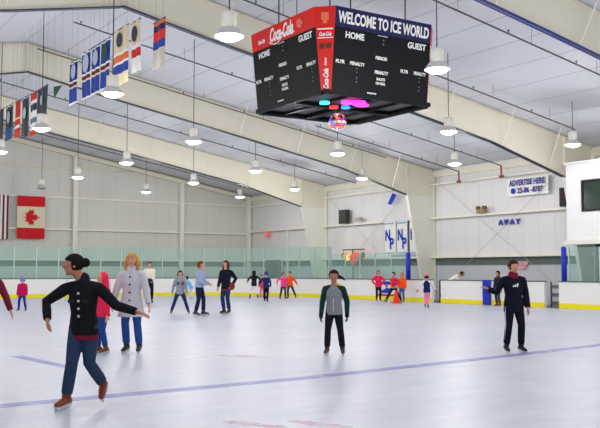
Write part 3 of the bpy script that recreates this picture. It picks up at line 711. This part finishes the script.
for sx, sy in ((-1, -1), (-1, 1), (1, -1), (1, 1)):
    bm = bmesh.new(); rod(bm, (sx*1.2, sy*1.2, H-.08), (sx*1.2, sy*1.2, roofz(SC.x+sx*1.2)-ZB+.05), .02, 6); obj('hanging_cable', bm, PIPE, sb)
# party lights and the mirror ball under the scoreboard
t = empty('party_light', (SC.x, SC.y-.2, ZB-.03)); tag(t, 'coloured disco spotlights fixed under the scoreboard', 'party light')
for i, (x, y, c, r) in enumerate([(-.5, -.75, (250, 60, 200), .16), (-.22, -.85, (255, 50, 210), .2), (0, -.7, (250, 50, 200), .18), (-.95, -.4, (60, 200, 200), .13), (-.15, -.2, (40, 130, 255), .12), (-.42, -.05, (210, 40, 40), .12)]):
    bm = bmesh.new(); lathe(bm, [(0, -.02), (r, -.02), (r, .04), (0, .04)], 16, (x, y, 0)); obj('spotlight', bm, mat('glow %d' % i, c, .4, emit=2.2), t)
t = empty('mirror_ball', (SC.x-.05, SC.y+.1, ZB-.32)); tag(t, 'sparkling multicoloured mirror ball hanging beneath the scoreboard', 'mirror ball')
bm = bmesh.new(); ball(bm, (0, 0, 0), .23, seg=22, ring=14)
for f in bm.faces: f.material_index = random.choice((0, 0, 1, 2, 3, 4))
obj('ball', bm, [mat('mirror facet', (220, 224, 235), .15, metal=1), mat('facet blue', (60, 90, 230), .2, emit=.8), mat('facet red', (236, 60, 50), .2, emit=.8), mat('facet white', (250, 240, 250), .2, emit=1), mat('facet amber', (240, 140, 50), .2, emit=.6)], t)
bm = bmesh.new(); rod(bm, (0, 0, .2), (0, 0, .34), .03, 8); obj('motor', bm, BLACK, t)

# ------------------------------------------------------------------ people
def shell(name, bm, m, parent, vox, it=3):
    """closes overlapping volumes into one skin"""
    o = obj(name, bm, m, None); md = o.modifiers.new('r', 'REMESH'); md.mode = 'VOXEL'; md.voxel_size = vox
    s = o.modifiers.new('s', 'SMOOTH'); s.iterations = it; s.factor = .5
    dg = bpy.context.evaluated_depsgraph_get(); me = bpy.data.meshes.new_from_object(o.evaluated_get(dg))
    old = o.data; o.modifiers.clear(); o.data = me; bpy.data.meshes.remove(old); me.name = name
    for p in me.polygons: p.use_smooth = True
    o.parent = parent; return o
def ik(a, b, l1, l2, hint):
    a, b = V(a), V(b); d = b-a; L = d.length; M = (l1+l2)*.998
    if L > M: b = a+d*(M/L); d = b-a; L = M
    x = (l1*l1-l2*l2+L*L)/(2*L); y = math.sqrt(max(0, l1*l1-x*x)); t = d.normalized(); h = V(hint)-t*V(hint).dot(t)
    if h.length < 1e-5: h = frame_of(t)[0]
    return a+t*x+h.normalized()*y, b
def hand(bm, w, d, n, s, thumb):
    """palm, four bent fingers of unequal length and a thumb; d along the hand, n = palm side normal"""
    d = V(d).normalized(); n = (V(n)-d*V(n).dot(d)).normalized(); x = d.cross(n).normalized()*thumb
    chain(bm, [w, w+d*.045*s, w+d*.085*s], [(.026*s, .018*s), (.04*s, .016*s), (.038*s, .013*s)], side=x, n=12)
    for i, (o, L) in enumerate(((.03, .07), (.01, .078), (-.01, .072), (-.03, .056))):
        p = w+d*.08*s+x*o*s; q = p+d*L*.45*s+x*o*.2*s; r = q+(d*.8+n*.6).normalized()*L*.3*s; e_ = r+(d*.45+n*.85).normalized()*L*.28*s
        chain(bm, [p-d*.01*s, q, r, e_], [.0105*s, .0095*s, .009*s, .0075*s], n=8)
    p = w+d*.025*s+x*.028*s; q = p+(d*.6+x*.75).normalized()*.04*s; r = q+(d*.9+x*.3+n*.25).normalized()*.032*s
    chain(bm, [p-x*.01*s, q, r], [.014*s, .012*s, .009*s], n=8)

def person(loc, h, label, a=0, ha=None, skin=SKIN, top=(40, 40, 44), sleeve=None, legs=(40, 60, 100), hair=(50, 34, 26), style='short', boot=(60, 40, 34),
           hands=None, feet=None, lean=(0, 0), pelvis=None, topz=.47, flare=1.0, hat=None, hood=None, near=False, bulk=1.0, undershirt=None, skirt=None, kneehint=None, elbow=None, extras=None, glove=None, shoulders=None, shorts=None, headoff=(0, 0)):
    t = empty('person', loc, VIEW); tag(t, label, 'person')
    vox = .0085 if near else .014
    A = math.radians(a); HA = math.radians(a if ha is None else ha)
    fwd = V((math.sin(A), -math.cos(A), 0)); left = V((math.cos(A), math.sin(A), 0)); hf = V((math.sin(HA), -math.cos(HA), 0)); hl = V((math.cos(HA), math.sin(HA), 0))
    Z = V((0, 0, 1)); kid = max(0, min(1, (1.55-h)/.4))
    B = .11                                          # blade and sole lift the ankle
    pz = .53*h if pelvis is None else pelvis[2]
    P = V((0, 0, pz)) if pelvis is None else V(pelvis)
    sh = P+Z*.29*h+V((lean[0], lean[1], 0)) if shoulders is None else V(shoulders)
    hw, sw = .046*h, (.104-.004*kid)*h
    up = (sh-P).normalized()
    neck0 = sh+up*.02*h; hr = (.0625+.012*kid)*h; HC = sh+up*(.045*h+.02*h)+(Z*.6+up*.4).normalized()*hr*1.0+fwd*.012*h+V((*headoff, 0)[:3])
    L, R = {}, {}
    out = {}
    for s, k in ((1, 'L'), (-1, 'R')):
        S0 = sh+left*s*sw-up*.016*h; Hp = P+left*s*hw
        hd_ = (hands or {}).get(k); hd_ = V(hd_) if hd_ is not None else V((0, 0, 0))+S0+left*s*.05*h-Z*.33*h+fwd*.03*h
        eh = (elbow or {}).get(k); E, Wr = ik(S0, hd_, .172*h, .15*h, V(eh) if eh else (-fwd*.8+left*s*.5-Z*.1))
        ft = (feet or {}).get(k); ft = V(ft if len(ft) > 2 else (ft[0], ft[1], .0889*h+.002)) if ft is not None else V((0, 0, 0))+left*s*.06*h+Z*(.0889*h+.002)
        kh = (kneehint or {}).get(k); K, An = ik(Hp, ft, .227*h, .222*h, V(kh) if kh else fwd+left*s*.15)
        out[k] = (S0, E, Wr, Hp, K, An)
    # body: one continuous skin
    bm = bmesh.new()
    Mh = Matrix((hl, -hf, Z)).transposed()
    ball(bm, HC+Z*hr*.12, (hr*.80, hr*.96, hr*.93), Mh); ball(bm, HC+hf*hr*.22-Z*hr*.42, (hr*.60, hr*.66, hr*.66), Mh)
    ball(bm, HC+hf*hr*.62-Z*hr*.95, (hr*.26, hr*.2, hr*.17), Mh)
    chain(bm, [HC+hf*hr*.9+Z*hr*.15, HC+hf*hr*1.06-Z*hr*.22], [hr*.09, hr*.15], n=8)
    for s in (1, -1): ball(bm, HC+hl*s*hr*.82-Z*hr*.08, (hr*.1, hr*.18, hr*.26), Mh, 8, 6)
    chain(bm, [sh-up*.02*h, neck0, HC-Z*hr*.5-hf*hr*.1], [.042*h, .034*h, .034*h])
    chain(bm, [P-Z*.01*h, P+up*.1*h, P+up*.2*h, sh-up*.03*h], [(.082*h, .055*h), (.066*h, .048*h), (.085*h, .055*h), (.07*h, .04*h)], side=left, caps=(1, 0))
    for s, k in ((1, 'L'), (-1, 'R')):
        S0, E, Wr, Hp, K, An = out[k]
        chain(bm, [sh+left*s*sw*.4-up*.02*h, S0-up*.006*h, (S0+E)/2, E, (E*.6+Wr*.4), Wr], [.03*h, .032*h, .028*h, .022*h, .022*h, .015*h])
        hd = (Wr-E).normalized(); hand(bm, Wr, hd, (-left*s if abs(hd.z) > .6 else -Z), h/1.7*1.02, 1 if s > 0 else -1)
        chain(bm, [Hp+Z*.02*h, (Hp+K)/2, K, K*.6+An*.4, An], [.052*h, .044*h, .03*h, .032*h, .02*h])
    body = shell('body', bm, skin, t, vox, 2)
    if near:
        for s in (1, -1):
            c = HC+hf*hr*.83+hl*s*hr*.3+Z*hr*.08
            bm = bmesh.new(); ball(bm, c, (hr*.13, hr*.07, hr*.065), Mh, 10, 6); e_ = obj('eye', bm, mat('eye white', (225, 220, 214), .3), body, True)
            bm = bmesh.new(); ball(bm, c+hf*hr*.05, (hr*.06, hr*.035, hr*.06), Mh, 8, 6); obj('iris', bm, mat('iris', (40, 26, 20), .3), e_, True)
            bm = bmesh.new(); chain(bm, [c+Z*hr*.17-hl*hr*.15+hf*hr*.04, c+Z*hr*.21+hf*hr*.05, c+Z*hr*.16+hl*hr*.15+hf*hr*.02], [hr*.025]*3, n=6); obj('eyebrow', bm, mat('brow', (44, 30, 24), .8), body, True)
        bm = bmesh.new(); c = HC+hf*hr*.845-Z*hr*.55; ball(bm, c, (hr*.24, hr*.09, hr*.065), Mh, 10, 6); obj('mouth', bm, mat('lips', (168, 72, 70), .5), body, True)
    # trousers
    cl = lambda nm, rgb: mat('%s %d %d %d' % (nm, *rgb), rgb, .85, .08, 30, spec=.15, bump=.05)
    def leg(bm, k, end, wide=1.0):
        S0, E, Wr, Hp, K, An = out[k]; q = K+(An-K)*end
        chain(bm, [Hp+Z*.01*h, (Hp+K)/2, K, (K+q)/2, q], [(.055*h)*wide, .051*h*wide, .040*h*wide, .040*h*wide, .037*h*wide], caps=(1, 0))
    if legs:
        bm = bmesh.new(); chain(bm, [P-Z*.015*h, P+up*.07*h], [(.098*h*bulk, .072*h*bulk), (.088*h*bulk, .064*h*bulk)], side=left)
        for k in 'LR': leg(bm, k, .5 if shorts else .93)
        if shorts: pass
        shell('trousers' if not shorts else 'shorts', bm, cl('trousers', legs), t, vox)
    # top
    def torso(bm, lo, k=1.0):
        b = k*bulk; zb = P+Z*(lo*h-.53*h)
        mid = P+up*.1*h
        pts, rr = [zb], [(.108*h*b*flare, .08*h*b*flare)]
        if lo < .44: pts.append((zb+P)/2); rr.append((.106*h*b*(flare+1)/2, .079*h*b*(flare+1)/2))
        pts += [P+Z*.015*h, mid, P+up*.19*h, sh-up*.04*h, sh-up*.006*h, sh+up*.022*h]
        rr += [(.104*h*b, .076*h*b), (.09*h*b, .068*h*b), (.104*h*b, .074*h*b), (.1*h*b, .062*h*b), (.075*h*b, .05*h*b), (.045*h, .042*h)]
        if lo > .5: pts.pop(1); rr.pop(1)
        chain(bm, pts, rr, side=left, n=24, caps=(0, 0))
    def slv(bm, k, end=.95):
        s = 1 if k == 'L' else -1; S0, E, Wr, Hp, K, An = out[k]; q = E+(Wr-E)*end
        a1 = S0*.82+E*.18
        chain(bm, [sh+left*s*sw*.3-up*.004*h, S0*.7+sh*.3-up*.004*h, S0-up*.01*h+left*s*.004*h, a1, (S0+E)/2, E, (E+q)/2, q], [.036*h*bulk, .04*h*bulk, .043*h*bulk, .043*h*bulk, .039*h*bulk, .035*h*bulk, .032*h*bulk, .028*h*bulk], caps=(1, 0))
    bm = bmesh.new(); torso(bm, topz)
    chain(bm, [sh-up*.01*h, sh+up*.02*h], [.05*h, .044*h], caps=(1, 0))
    if sleeve is None:
        for k in 'LR': slv(bm, k)
    jk = shell('jacket', bm, cl('jacket', top), t, vox)
    if sleeve is not None:
        for k in 'LR': bm = bmesh.new(); slv(bm, k); shell('sleeve', bm, cl('sleeve', sleeve), t, vox)
    if undershirt:
        bm = bmesh.new(); chain(bm, [P+Z*(topz*h-.53*h-.03*h), P+Z*(topz*h-.53*h+.02*h)], [(.104*h*bulk, .077*h*bulk)]*2, side=left, n=20, caps=(0, 0)); shell('shirt_hem', bm, cl('shirt', undershirt), t, vox)
    if glove:
        for k in 'LR':
            S0, E, Wr, Hp, K, An = out[k]; d = (Wr-E).normalized(); bm = bmesh.new(); s = 1 if k == 'L' else -1
            hand(bm, Wr-d*.005, d, (-left*s if abs(d.z) > .6 else -Z), h/1.7*1.2, 1 if s > 0 else -1); chain(bm, [Wr-d*.04*h, Wr+d*.03*h], [.026*h, .026*h]); shell('glove', bm, cl('glove', glove), t, vox*.8, 1)
    # hair, hats
    hm = cl('hair', hair)
    if not hood and style:
        bm = bmesh.new(); ball(bm, HC+Z*hr*.22-hf*hr*.07, (hr*.95, hr*1.08, hr*1.0), Mh)
        if style == 'long':
            for s in (1, -1): chain(bm, [HC+hl*s*hr*.7+Z*hr*.3-hf*hr*.1, HC+hl*s*hr*.98-Z*hr*.5-hf*hr*.05, HC+hl*s*hr*1.02-Z*hr*1.45+hf*hr*.05], [hr*.35, hr*.36, hr*.26])
            chain(bm, [HC-hf*hr*.5, HC-hf*hr*.8-Z*hr*.9, HC-hf*hr*.75-Z*hr*1.7], [(hr*.8, hr*.35), (hr*.85, hr*.35), (hr*.6, hr*.2)], side=hl)
        if style == 'bun': ball(bm, HC-hf*hr*1.25+Z*hr*.25, (hr*.48, hr*.42, hr*.5), Mh); chain(bm, [HC-hf*hr*.7+Z*hr*.2, HC-hf*hr*1.2+Z*hr*.25], [hr*.4, hr*.3])
        if style == 'ponytail': chain(bm, [HC-hf*hr*.7+Z*hr*.2, HC-hf*hr*.9+hl*hr*.9-Z*hr*.1, HC-hf*hr*.7+hl*hr*1.5-Z*hr*.35, HC-hf*hr*.6+hl*hr*2.0-Z*hr*.75], [hr*.3, hr*.3, hr*.24, hr*.1])
        if style == 'bob':
            for s in (1, -1): chain(bm, [HC+hl*s*hr*.65+Z*hr*.3-hf*hr*.1, HC+hl*s*hr*.85-Z*hr*.5-hf*hr*.1], [hr*.33, hr*.28])
            chain(bm, [HC-hf*hr*.5, HC-hf*hr*.6-Z*hr*.6], [(hr*.8, hr*.4), (hr*.7, hr*.3)], side=hl)
        # keep the face free
        for v in bm.verts:
            q = v.co-HC; f = q.dot(hf); z = q.z
            if z < hr*.42 and abs(q.dot(hl)) < hr*.8 and f > hr*.3: v.co -= hf*(f-hr*.25)
        shell('hair', bm, hm, t, vox, 2)
    if hat:
        bm = bmesh.new(); ball(bm, HC+Z*hr*.42-hf*hr*.05, (hr*.98, hr*1.08, hr*.86), Mh); chain(bm, [HC+Z*hr*.3-hf*hr*.02, HC+Z*hr*.5], [(hr*1.02, hr*1.1), (hr*.98, hr*1.05)], side=hl); shell('hat', bm, cl('hat', hat), t, vox, 2)
    if hood:
        bm = bmesh.new(); ball(bm, HC+Z*hr*.1-hf*hr*.28, (hr*1.06, hr*1.02, hr*1.2), Mh); chain(bm, [HC-hf*hr*.5-Z*hr*.6, sh-hf*.02*h], [hr*.9, .07*h]); shell('hood', bm, cl('hood', hood), t, vox, 2)
    # skates
    bmat = mat('boot %d %d %d' % boot, boot, .5)
    for s, k in ((1, 'L'), (-1, 'R')):
        An = out[k][5]; K = out[k][4]; sl = (K-An).normalized(); fd = (fwd-sl*fwd.dot(sl)*.75)
        fd = (fd+left*s*.12).normalized(); dn = -(sl*.7+Z*.5).normalized(); dn = (dn-fd*dn.dot(fd)).normalized(); f = h/1.7*1.12
        bm = bmesh.new(); chain(bm, [An-dn*.09*f, An-dn*.02*f, An+dn*.035*f], [.044*f, .046*f, .046*f]); chain(bm, [An+dn*.05*f-fd*.04*f, An+dn*.052*f+fd*.06*f, An+dn*.062*f+fd*.15*f], [(.04*f, .034*f), (.043*f, .036*f), (.034*f, .024*f)], side=fd.cross(dn))
        sk = shell('skate', bm, bmat, t, vox*.8, 1)
        bm = bmesh.new(); sx = fd.cross(dn).normalized()*.004; q = An+dn*.085*f
        prism(bm, [q-fd*.08*f-sx, q+fd*.17*f-sx, q+fd*.185*f+dn*.03*f-sx, q+fd*.16*f+dn*.05*f-sx, q-fd*.08*f+dn*.05*f-sx], sx*2)
        prism(bm, [q-fd*.085*f-dn*.012*f-sx*4.5, q+fd*.18*f-dn*.012*f-sx*4.5, q+fd*.16*f+dn*.028*f-sx*4.5, q-fd*.075*f+dn*.028*f-sx*4.5], sx*9)
        bmesh.ops.recalc_face_normals(bm, faces=bm.faces); obj('blade', bm, BLADE, sk)
    info = dict(t=t, HC=HC, hr=hr, hf=hf, hl=hl, sh=sh, P=P, up=up, fwd=fwd, left=left, out=out, h=h, cl=cl, vox=vox, jacket=jk)
    if extras: extras(info)
    return t

#PEOPLE_BEGIN
def buttons(n, t0, t1, rgb, r=.012, dep=.08):
    def f(q):
        m = mat('button %d' % rgb[0], rgb, .3)
        for i in range(n):
            k = t0+(t1-t0)*i/max(1, n-1); c = q['P']+(q['sh']-q['P'])*k+q['fwd']*dep*q['h']
            bm = bmesh.new(); ball(bm, c, r*q['h']/1.6, seg=10, ring=6); obj('button', bm, m, q['jacket'], True)
    return f
def collar(q, rgb, r=.058, name='collar'):
    bm = bmesh.new(); h = q['h']; chain(bm, [q['sh']+q['up']*.005*h, q['sh']+q['up']*.04*h], [(r*h, r*.9*h), (r*.92*h, r*.82*h)], side=q['left']); shell(name, bm, q['cl']('collar', rgb), q['t'], q['vox'])
def woman_x(q):
    buttons(4, .28, .8, (190, 190, 186), .014, .074)(q)
    h = q['h']; f, l, P, s = q['fwd'], q['left'], q['P'], q['sh']
    for k in (-1, 1):
        c = P+(s-P)*.62+f*.073*h+l*k*.05*h; bm = bmesh.new(); chain(bm, [c-l*.02*h, c+l*.02*h], [(.012*h, .004*h)]*2, side=(0, 0, 1), n=8); obj('pocket_flap', bm, q['cl']('flap', (36, 36, 42)), q['jacket'], True)
    collar(q, (26, 26, 32), .05)
def coat_x(q):
    buttons(5, -.25, .85, (70, 66, 78), .017, .082)(q); collar(q, (196, 192, 196), .062)
    for s, k in ((1, 'L'), (-1, 'R')):
        pass
def centre_x(q):
    h = q['h']; s = q['sh']; l = q['left']
    bm = bmesh.new(); chain(bm, [s+l*.02*h+q['up']*.03*h-q['fwd']*.01*h, s+l*.075*h+q['up']*.005*h], [.03*h, .026*h]); shell('scarf', bm, q['cl']('scarf', (232, 190, 60)), q['t'], q['vox'])
    c0, c1 = q['P']-q['up']*.02*h+q['fwd']*.073*h, q['sh']+q['fwd']*.05*h-q['up']*.01*h
    bm = bmesh.new(); chain(bm, [c0, (c0+c1)/2+q['fwd']*.012*h, c1], [.004*h]*3, n=6); obj('zip', bm, q['cl']('zip', (210, 210, 210)), q['jacket'])
def man_x(q):
    h = q['h']; f, l, P, s, up = q['fwd'], q['left'], q['P'], q['sh'], q['up']
    collar(q, (120, 20, 44), .06, 'hood_collar')
    c = P+(s-P)*.72+f*.074*h-l*.005*h
    for i, (dx, hh) in enumerate(((-.022, .014), (0, .024), (.022, .034))):
        a = c+l*dx*h; bm = bmesh.new(); chain(bm, [a-up*.012*h, a-up*.012*h+up*hh*h+l*.006*h], [(.008*h, .004*h)]*2, side=l, n=8); obj('logo_bar', bm, WHITE, q['jacket'])
    for k in 'LR':
        S0, E, Wr, Hp, K, An = q['out'][k]; sg = 1 if k == 'L' else -1
        o_ = (l*sg+f*.3).normalized()
        bm = bmesh.new(); chain(bm, [S0+up*.03*h, S0+(E-S0)*.5+o_*.038*h, E+o_*.033*h, Wr+o_*.024*h], [(.008*h, .006*h)]*4, n=8); obj('sleeve_stripe', bm, mat('stripe blue', (30, 50, 190), .7), q['jacket'], True)
        bm = bmesh.new(); chain(bm, [Hp+o_*.058*h, (Hp+K)/2+o_*.052*h, K+o_*.039*h, An+o_*.03*h], [(.006*h, .005*h)]*4, n=8); obj('trouser_stripe', bm, mat('stripe pale', (170, 176, 210), .7), q['t'], True)
def bag(pos, r, rgb, name):
    def f(q):
        bm = bmesh.new(); ball(bm, pos, r, seg=12, ring=8); obj(name, bm, q['cl'](name, rgb), q['t'], True)
    return f

person((3.04, 8.85, 0), 1.59, 'person skating in a black button jacket and blue jeans, arms out, hair in a bun', a=-12, ha=-72, skin=SKIN2,
       top=(20, 20, 25), legs=(42, 58, 84), hair=(26, 18, 18), style='bun', boot=(118, 56, 30), topz=.485, bulk=.95, undershirt=(112, 22, 46),
       pelvis=(.03, 0, .83), shoulders=(.02, -.02, 1.28), headoff=(-.085, -.01, 0), near=True,
       hands={'R': (-.31, -.14, .92), 'L': (.60, -.1, 1.0)}, elbow={'R': (-.8, .4, .1), 'L': (.2, .3, -1)},
       feet={'R': (-.13, -.03, .143), 'L': (.17, .26, .24)}, kneehint={'R': (.25, -1, 0), 'L': (-.35, -1, 0)}, extras=woman_x)
person((5.83, 14.36, 0), 1.70, 'person with long blonde hair in a pale grey knee length coat and jeans', a=-5, top=(196, 192, 198), legs=(38, 74, 136), hair=(196, 136, 66), style='long',
       boot=(50, 38, 36), topz=.37, flare=1.28, bulk=1.05, near=True, hands={'L': (.33, -.12, .80), 'R': (-.30, -.1, .86)}, feet={'L': (.14, 0), 'R': (-.08, 0)}, extras=coat_x)
person((5.34, 14.46, 0), 1.35, 'child in a bright pink hooded jacket and jeans, partly behind the bun wearer', a=-45, top=(232, 40, 84), legs=(36, 70, 140), hood=(236, 44, 88), boot=(120, 62, 42), bulk=1.12,
       feet={'L': (.06, 0), 'R': (-.08, .1)})
person((8.58, 12.15, 0), 1.40, 'young person in a grey top with dark green sleeves and black trousers, ponytail blowing', a=-8, skin=SKIN2, top=(126, 128, 132), sleeve=(20, 48, 46), legs=(20, 22, 28),
       hair=(36, 22, 20), style='ponytail', boot=(72, 46, 42), glove=(20, 22, 26), near=True, topz=.485, feet={'L': (.14, 0), 'R': (-.12, -.03)},
       hands={'L': (.22, -.02, .70), 'R': (-.22, -.03, .69)}, extras=centre_x)
person((11.41, 10.74, 0), 1.58, 'person in a black tracksuit with white chest bars, one arm stretched out sideways', a=8, ha=22, top=(16, 18, 34), legs=(18, 19, 26), hair=(54, 30, 24), style='short',
       boot=(26, 24, 26), near=True, topz=.45, bulk=1.06, hands={'R': (-.50, -.2, 1.12), 'L': (.24, -.03, .78)}, elbow={'R': (-.2, .2, -1)}, feet={'R': (-.14, -.02), 'L': (.12, 0)}, extras=man_x)
person((3.24, 13.74, 0), 1.56, 'person in a maroon jacket cut by the picture edge, only an arm showing', a=20, top=(112, 26, 48), legs=(40, 40, 60), hair=(50, 34, 28), hands={'L': (.44, -.05, .70)}, elbow={'L': (1, .2, -.4)})
person((15.54, 36.25, 0), 1.80, 'distant person in a cream shirt and black trousers standing behind the coat wearer', a=20, top=(226, 222, 204), legs=(20, 22, 28), hair=(96, 34, 34), topz=.52,
       hands={'L': (.16, -.22, 1.0), 'R': (-.1, -.24, 1.0)}, extras=bag((.05, -.28, 1.0), (.16, .1, .1), (40, 52, 44), 'dark_bundle'))
person((8.65, 31.48, 0), 1.15, 'small child in a puffy magenta jacket and pale blue hat near the left boards', a=-5, top=(186, 14, 84), legs=(46, 36, 150), hat=(104, 128, 206), style='bob', hair=(90, 50, 40), bulk=1.3, boot=(40, 34, 50),
       feet={'L': (.13, 0), 'R': (-.12, 0)})
person((12.43, 26.44, 0), 1.42, 'girl in a grey sweater with dark print, standing with her legs apart', a=12, top=(150, 150, 158), legs=(34, 48, 96), hair=(58, 34, 30), style='bob', boot=(46, 42, 48), pelvis=(0, 0, .73),
       feet={'L': (.27, 0), 'R': (-.27, 0)}, hands={'L': (.23, -.05, .68), 'R': (-.25, -.05, .68)},
       extras=lambda q: [obj('print', chain(bmesh.new(), [q['P']+(q['sh']-q['P'])*.68+q['fwd']*.076*q['h']+q['left']*s*.05, q['P']+(q['sh']-q['P'])*.68+q['fwd']*.076*q['h']+q['left']*s*.1], [(.05, .01)]*2, side=(0, 0, 1), n=8), q['cl']('print', (60, 66, 100)), q['jacket']) for s in (-1, 1)])
person((19.54, 40.26, 0), 1.12, 'small child in a light blue jacket bending behind the blue sweater wearer', a=-80, top=(112, 184, 240), legs=(196, 204, 214), hair=(30, 30, 50), bulk=1.2, style='bob', boot=(180, 180, 190),
       lean=(-.16, -.02), hands={'L': (-.32, -.05, .62), 'R': (-.3, .1, .7)})
person((12.39, 24.94, 0), 1.70, 'person with auburn hair in a pale blue sweater, seen sideways talking', a=70, top=(156, 170, 200), legs=(24, 34, 66), hair=(112, 50, 28), style='bob', boot=(44, 46, 54), topz=.53,
       hands={'L': (.30, .02, 1.03), 'R': (.26, -.12, 1.0)}, feet={'R': (-.1, -.05), 'L': (.13, .05)}, lean=(.02, 0))
person((13.71, 25.61, 0), 1.74, 'person with long brown hair in an open dark jacket and jeans, facing the blue sweater', a=-32, top=(20, 22, 38), legs=(34, 54, 96), hair=(72, 32, 26), style='long', boot=(40, 40, 44), topz=.47, undershirt=(128, 44, 34),
       hands={'R': (-.27, -.1, .84), 'L': (.2, -.1, .95)}, feet={'R': (-.07, 0), 'L': (.1, 0)}, extras=bag((.2, -.1, .92), (.1, .07, .13), (132, 52, 40), 'hand_bag'))
person((22.22, 38.51, 0), 1.40, 'child in a black hooded jacket and white shorts seen from behind', a=190, top=(20, 24, 28), legs=(226, 226, 232), shorts=True, hood=(22, 26, 28), boot=(56, 40, 46), skin=mat('pink legs', (226, 150, 150), .6),
       hands={'R': (.36, -.03, .80), 'L': (-.33, -.03, .86)}, feet={'R': (.2, 0), 'L': (-.2, 0)})
person((23.40, 39.71, 0), 1.18, 'small child in a dull pink jacket and pink trousers between two dark figures', a=10, top=(206, 62, 90), legs=(232, 104, 150), hair=(90, 44, 34), boot=(120, 60, 80))
person((20.54, 34.49, 0), 1.33, 'child in navy jacket and black trousers holding hands with the white shorts wearer', a=170, top=(26, 40, 92), legs=(12, 16, 26), hat=(40, 62, 116), style=None, boot=(24, 24, 30), bulk=1.05,
       hands={'R': (.2, 0, .7), 'L': (-.3, 0, .78)}, feet={'R': (.05, 0), 'L': (-.07, 0)})
person((23.46, 37.71, 0), 1.30, 'child in a bright pink jacket huddled against a skater in orange', a=40, top=(240, 66, 146), legs=(62, 40, 60), hair=(120, 56, 50), style='bob', boot=(96, 40, 44), hands={'R': (-.3, -.1, .75)}, feet={'L': (.12, 0), 'R': (-.15, 0)})
person((24.19, 38.2, 0), 1.36, 'child in an orange jacket with one arm out, beside the child in bright pink', a=-25, top=(238, 82, 28), legs=(56, 58, 70), hair=(34, 28, 30), style='short', boot=(60, 44, 50), bulk=1.15, hands={'L': (.38, -.05, .72)}, feet={'L': (.3, 0), 'R': (-.1, 0)})
person((25.55, 32.55, 0), 1.41, 'person in a crimson jacket and black trousers with hands on hips by the far boards', a=5, top=(228, 36, 78), legs=(26, 24, 30), hair=(150, 64, 44), style='bob', boot=(60, 42, 40), bulk=1.1,
       hands={'L': (.17, -.1, .78), 'R': (-.17, -.1, .78)}, elbow={'L': (1, .1, .1), 'R': (-1, .1, .1)})
person((24.67, 30.32, 0), 1.38, 'person in a red jacket with teal hem, legs wide apart over a red cone', a=-50, top=(216, 40, 60), legs=(22, 24, 28), hair=(24, 22, 26), boot=(90, 94, 104), undershirt=(70, 176, 184), topz=.53, pelvis=(0, 0, .69),
       feet={'R': (-.34, .02), 'L': (.34, .06)}, hands={'R': (-.16, -.25, .78), 'L': (.1, -.25, .78)})
person((25.75, 31.05, 0), 1.32, 'person in a bright orange jacket and jeans next to the red cone', a=-30, top=(242, 86, 24), legs=(60, 88, 146), hair=(196, 96, 44), style='bob', boot=(110, 70, 50), bulk=1.15)
person((22.41, 25.54, 0), 1.26, 'small child in pink hat, navy vest and pink trousers with arms held out', a=160, top=(24, 36, 84), sleeve=(222, 214, 228), legs=(240, 138, 172), hat=(240, 118, 140), style='bob', hair=(60, 36, 40), boot=(120, 118, 130), glove=(232, 56, 84),
       hands={'R': (.34, -.04, .66), 'L': (-.36, -.04, .68)}, feet={'R': (.04, 0), 'L': (-.07, 0)}, bulk=1.05)
person((25.7, 25.0, 0), 1.39, 'person in a dark coat with maroon scarf skating behind the tracksuit wearer', a=-60, top=(30, 36, 42), legs=(60, 62, 66), hair=(24, 20, 24), style='bob', boot=(80, 40, 44), bulk=1.15, topz=.4, extras=lambda q: collar(q, (130, 24, 50), .066, 'scarf'))
person((27.35, 29.5, -.06), 1.62, 'person in a white jacket bending over behind the side boards', a=80, top=(228, 224, 216), legs=(24, 26, 32), hair=(52, 32, 30), boot=(60, 60, 64), pelvis=(-.12, 0, .98), shoulders=(.30, 0, 1.26), headoff=(.06, 0, -.06),
       hands={'L': (.5, .1, .95), 'R': (.5, -.1, .95)}, feet={'L': (.02, .08), 'R': (-.04, -.08)})
t = empty('traffic_cone', (24.5, 29.95, .0)); tag(t, 'red orange cone standing on the ice between a skater\'s wide legs', 'cone')
bm = bmesh.new(); lathe(bm, [(0, .58), (.05, .58), (.15, .05), (.15, .03), (0, .03)], 18); obj('cone', bm, mat('cone red', (232, 50, 30), .5), t, True)
obj('base', BX((-.19, -.19, 0), (.19, .19, .04)), mat('cone red', (232, 50, 30)), t)
#PEOPLE_END

# ------------------------------------------------------------------ light, world, camera
w = bpy.data.worlds.new('World'); S.world = w; w.use_nodes = True
bg = w.node_tree.nodes['Background']; bg.inputs[0].default_value = (.86, .92, 1, 1); bg.inputs[1].default_value = .8
cam = bpy.data.cameras.new('camera'); co = bpy.data.objects.new('camera', cam); COL.objects.link(co)
co.location = (0, 0, 1.42); co.rotation_euler = (math.radians(90)+math.atan(57/870), 0, VIEW)
cam.sensor_width = 36; cam.lens = 870*36/600; cam.clip_start = .05; cam.clip_end = 300
S.camera = co
S.view_settings.view_transform = 'Standard'; S.view_settings.look = 'None'; S.view_settings.gamma = 1; S.view_settings.use_curve_mapping = False
S.view_settings.exposure = 0
S.cycles.use_denoising = True
S.cycles.max_bounces = 6; S.cycles.transparent_max_bounces = 12
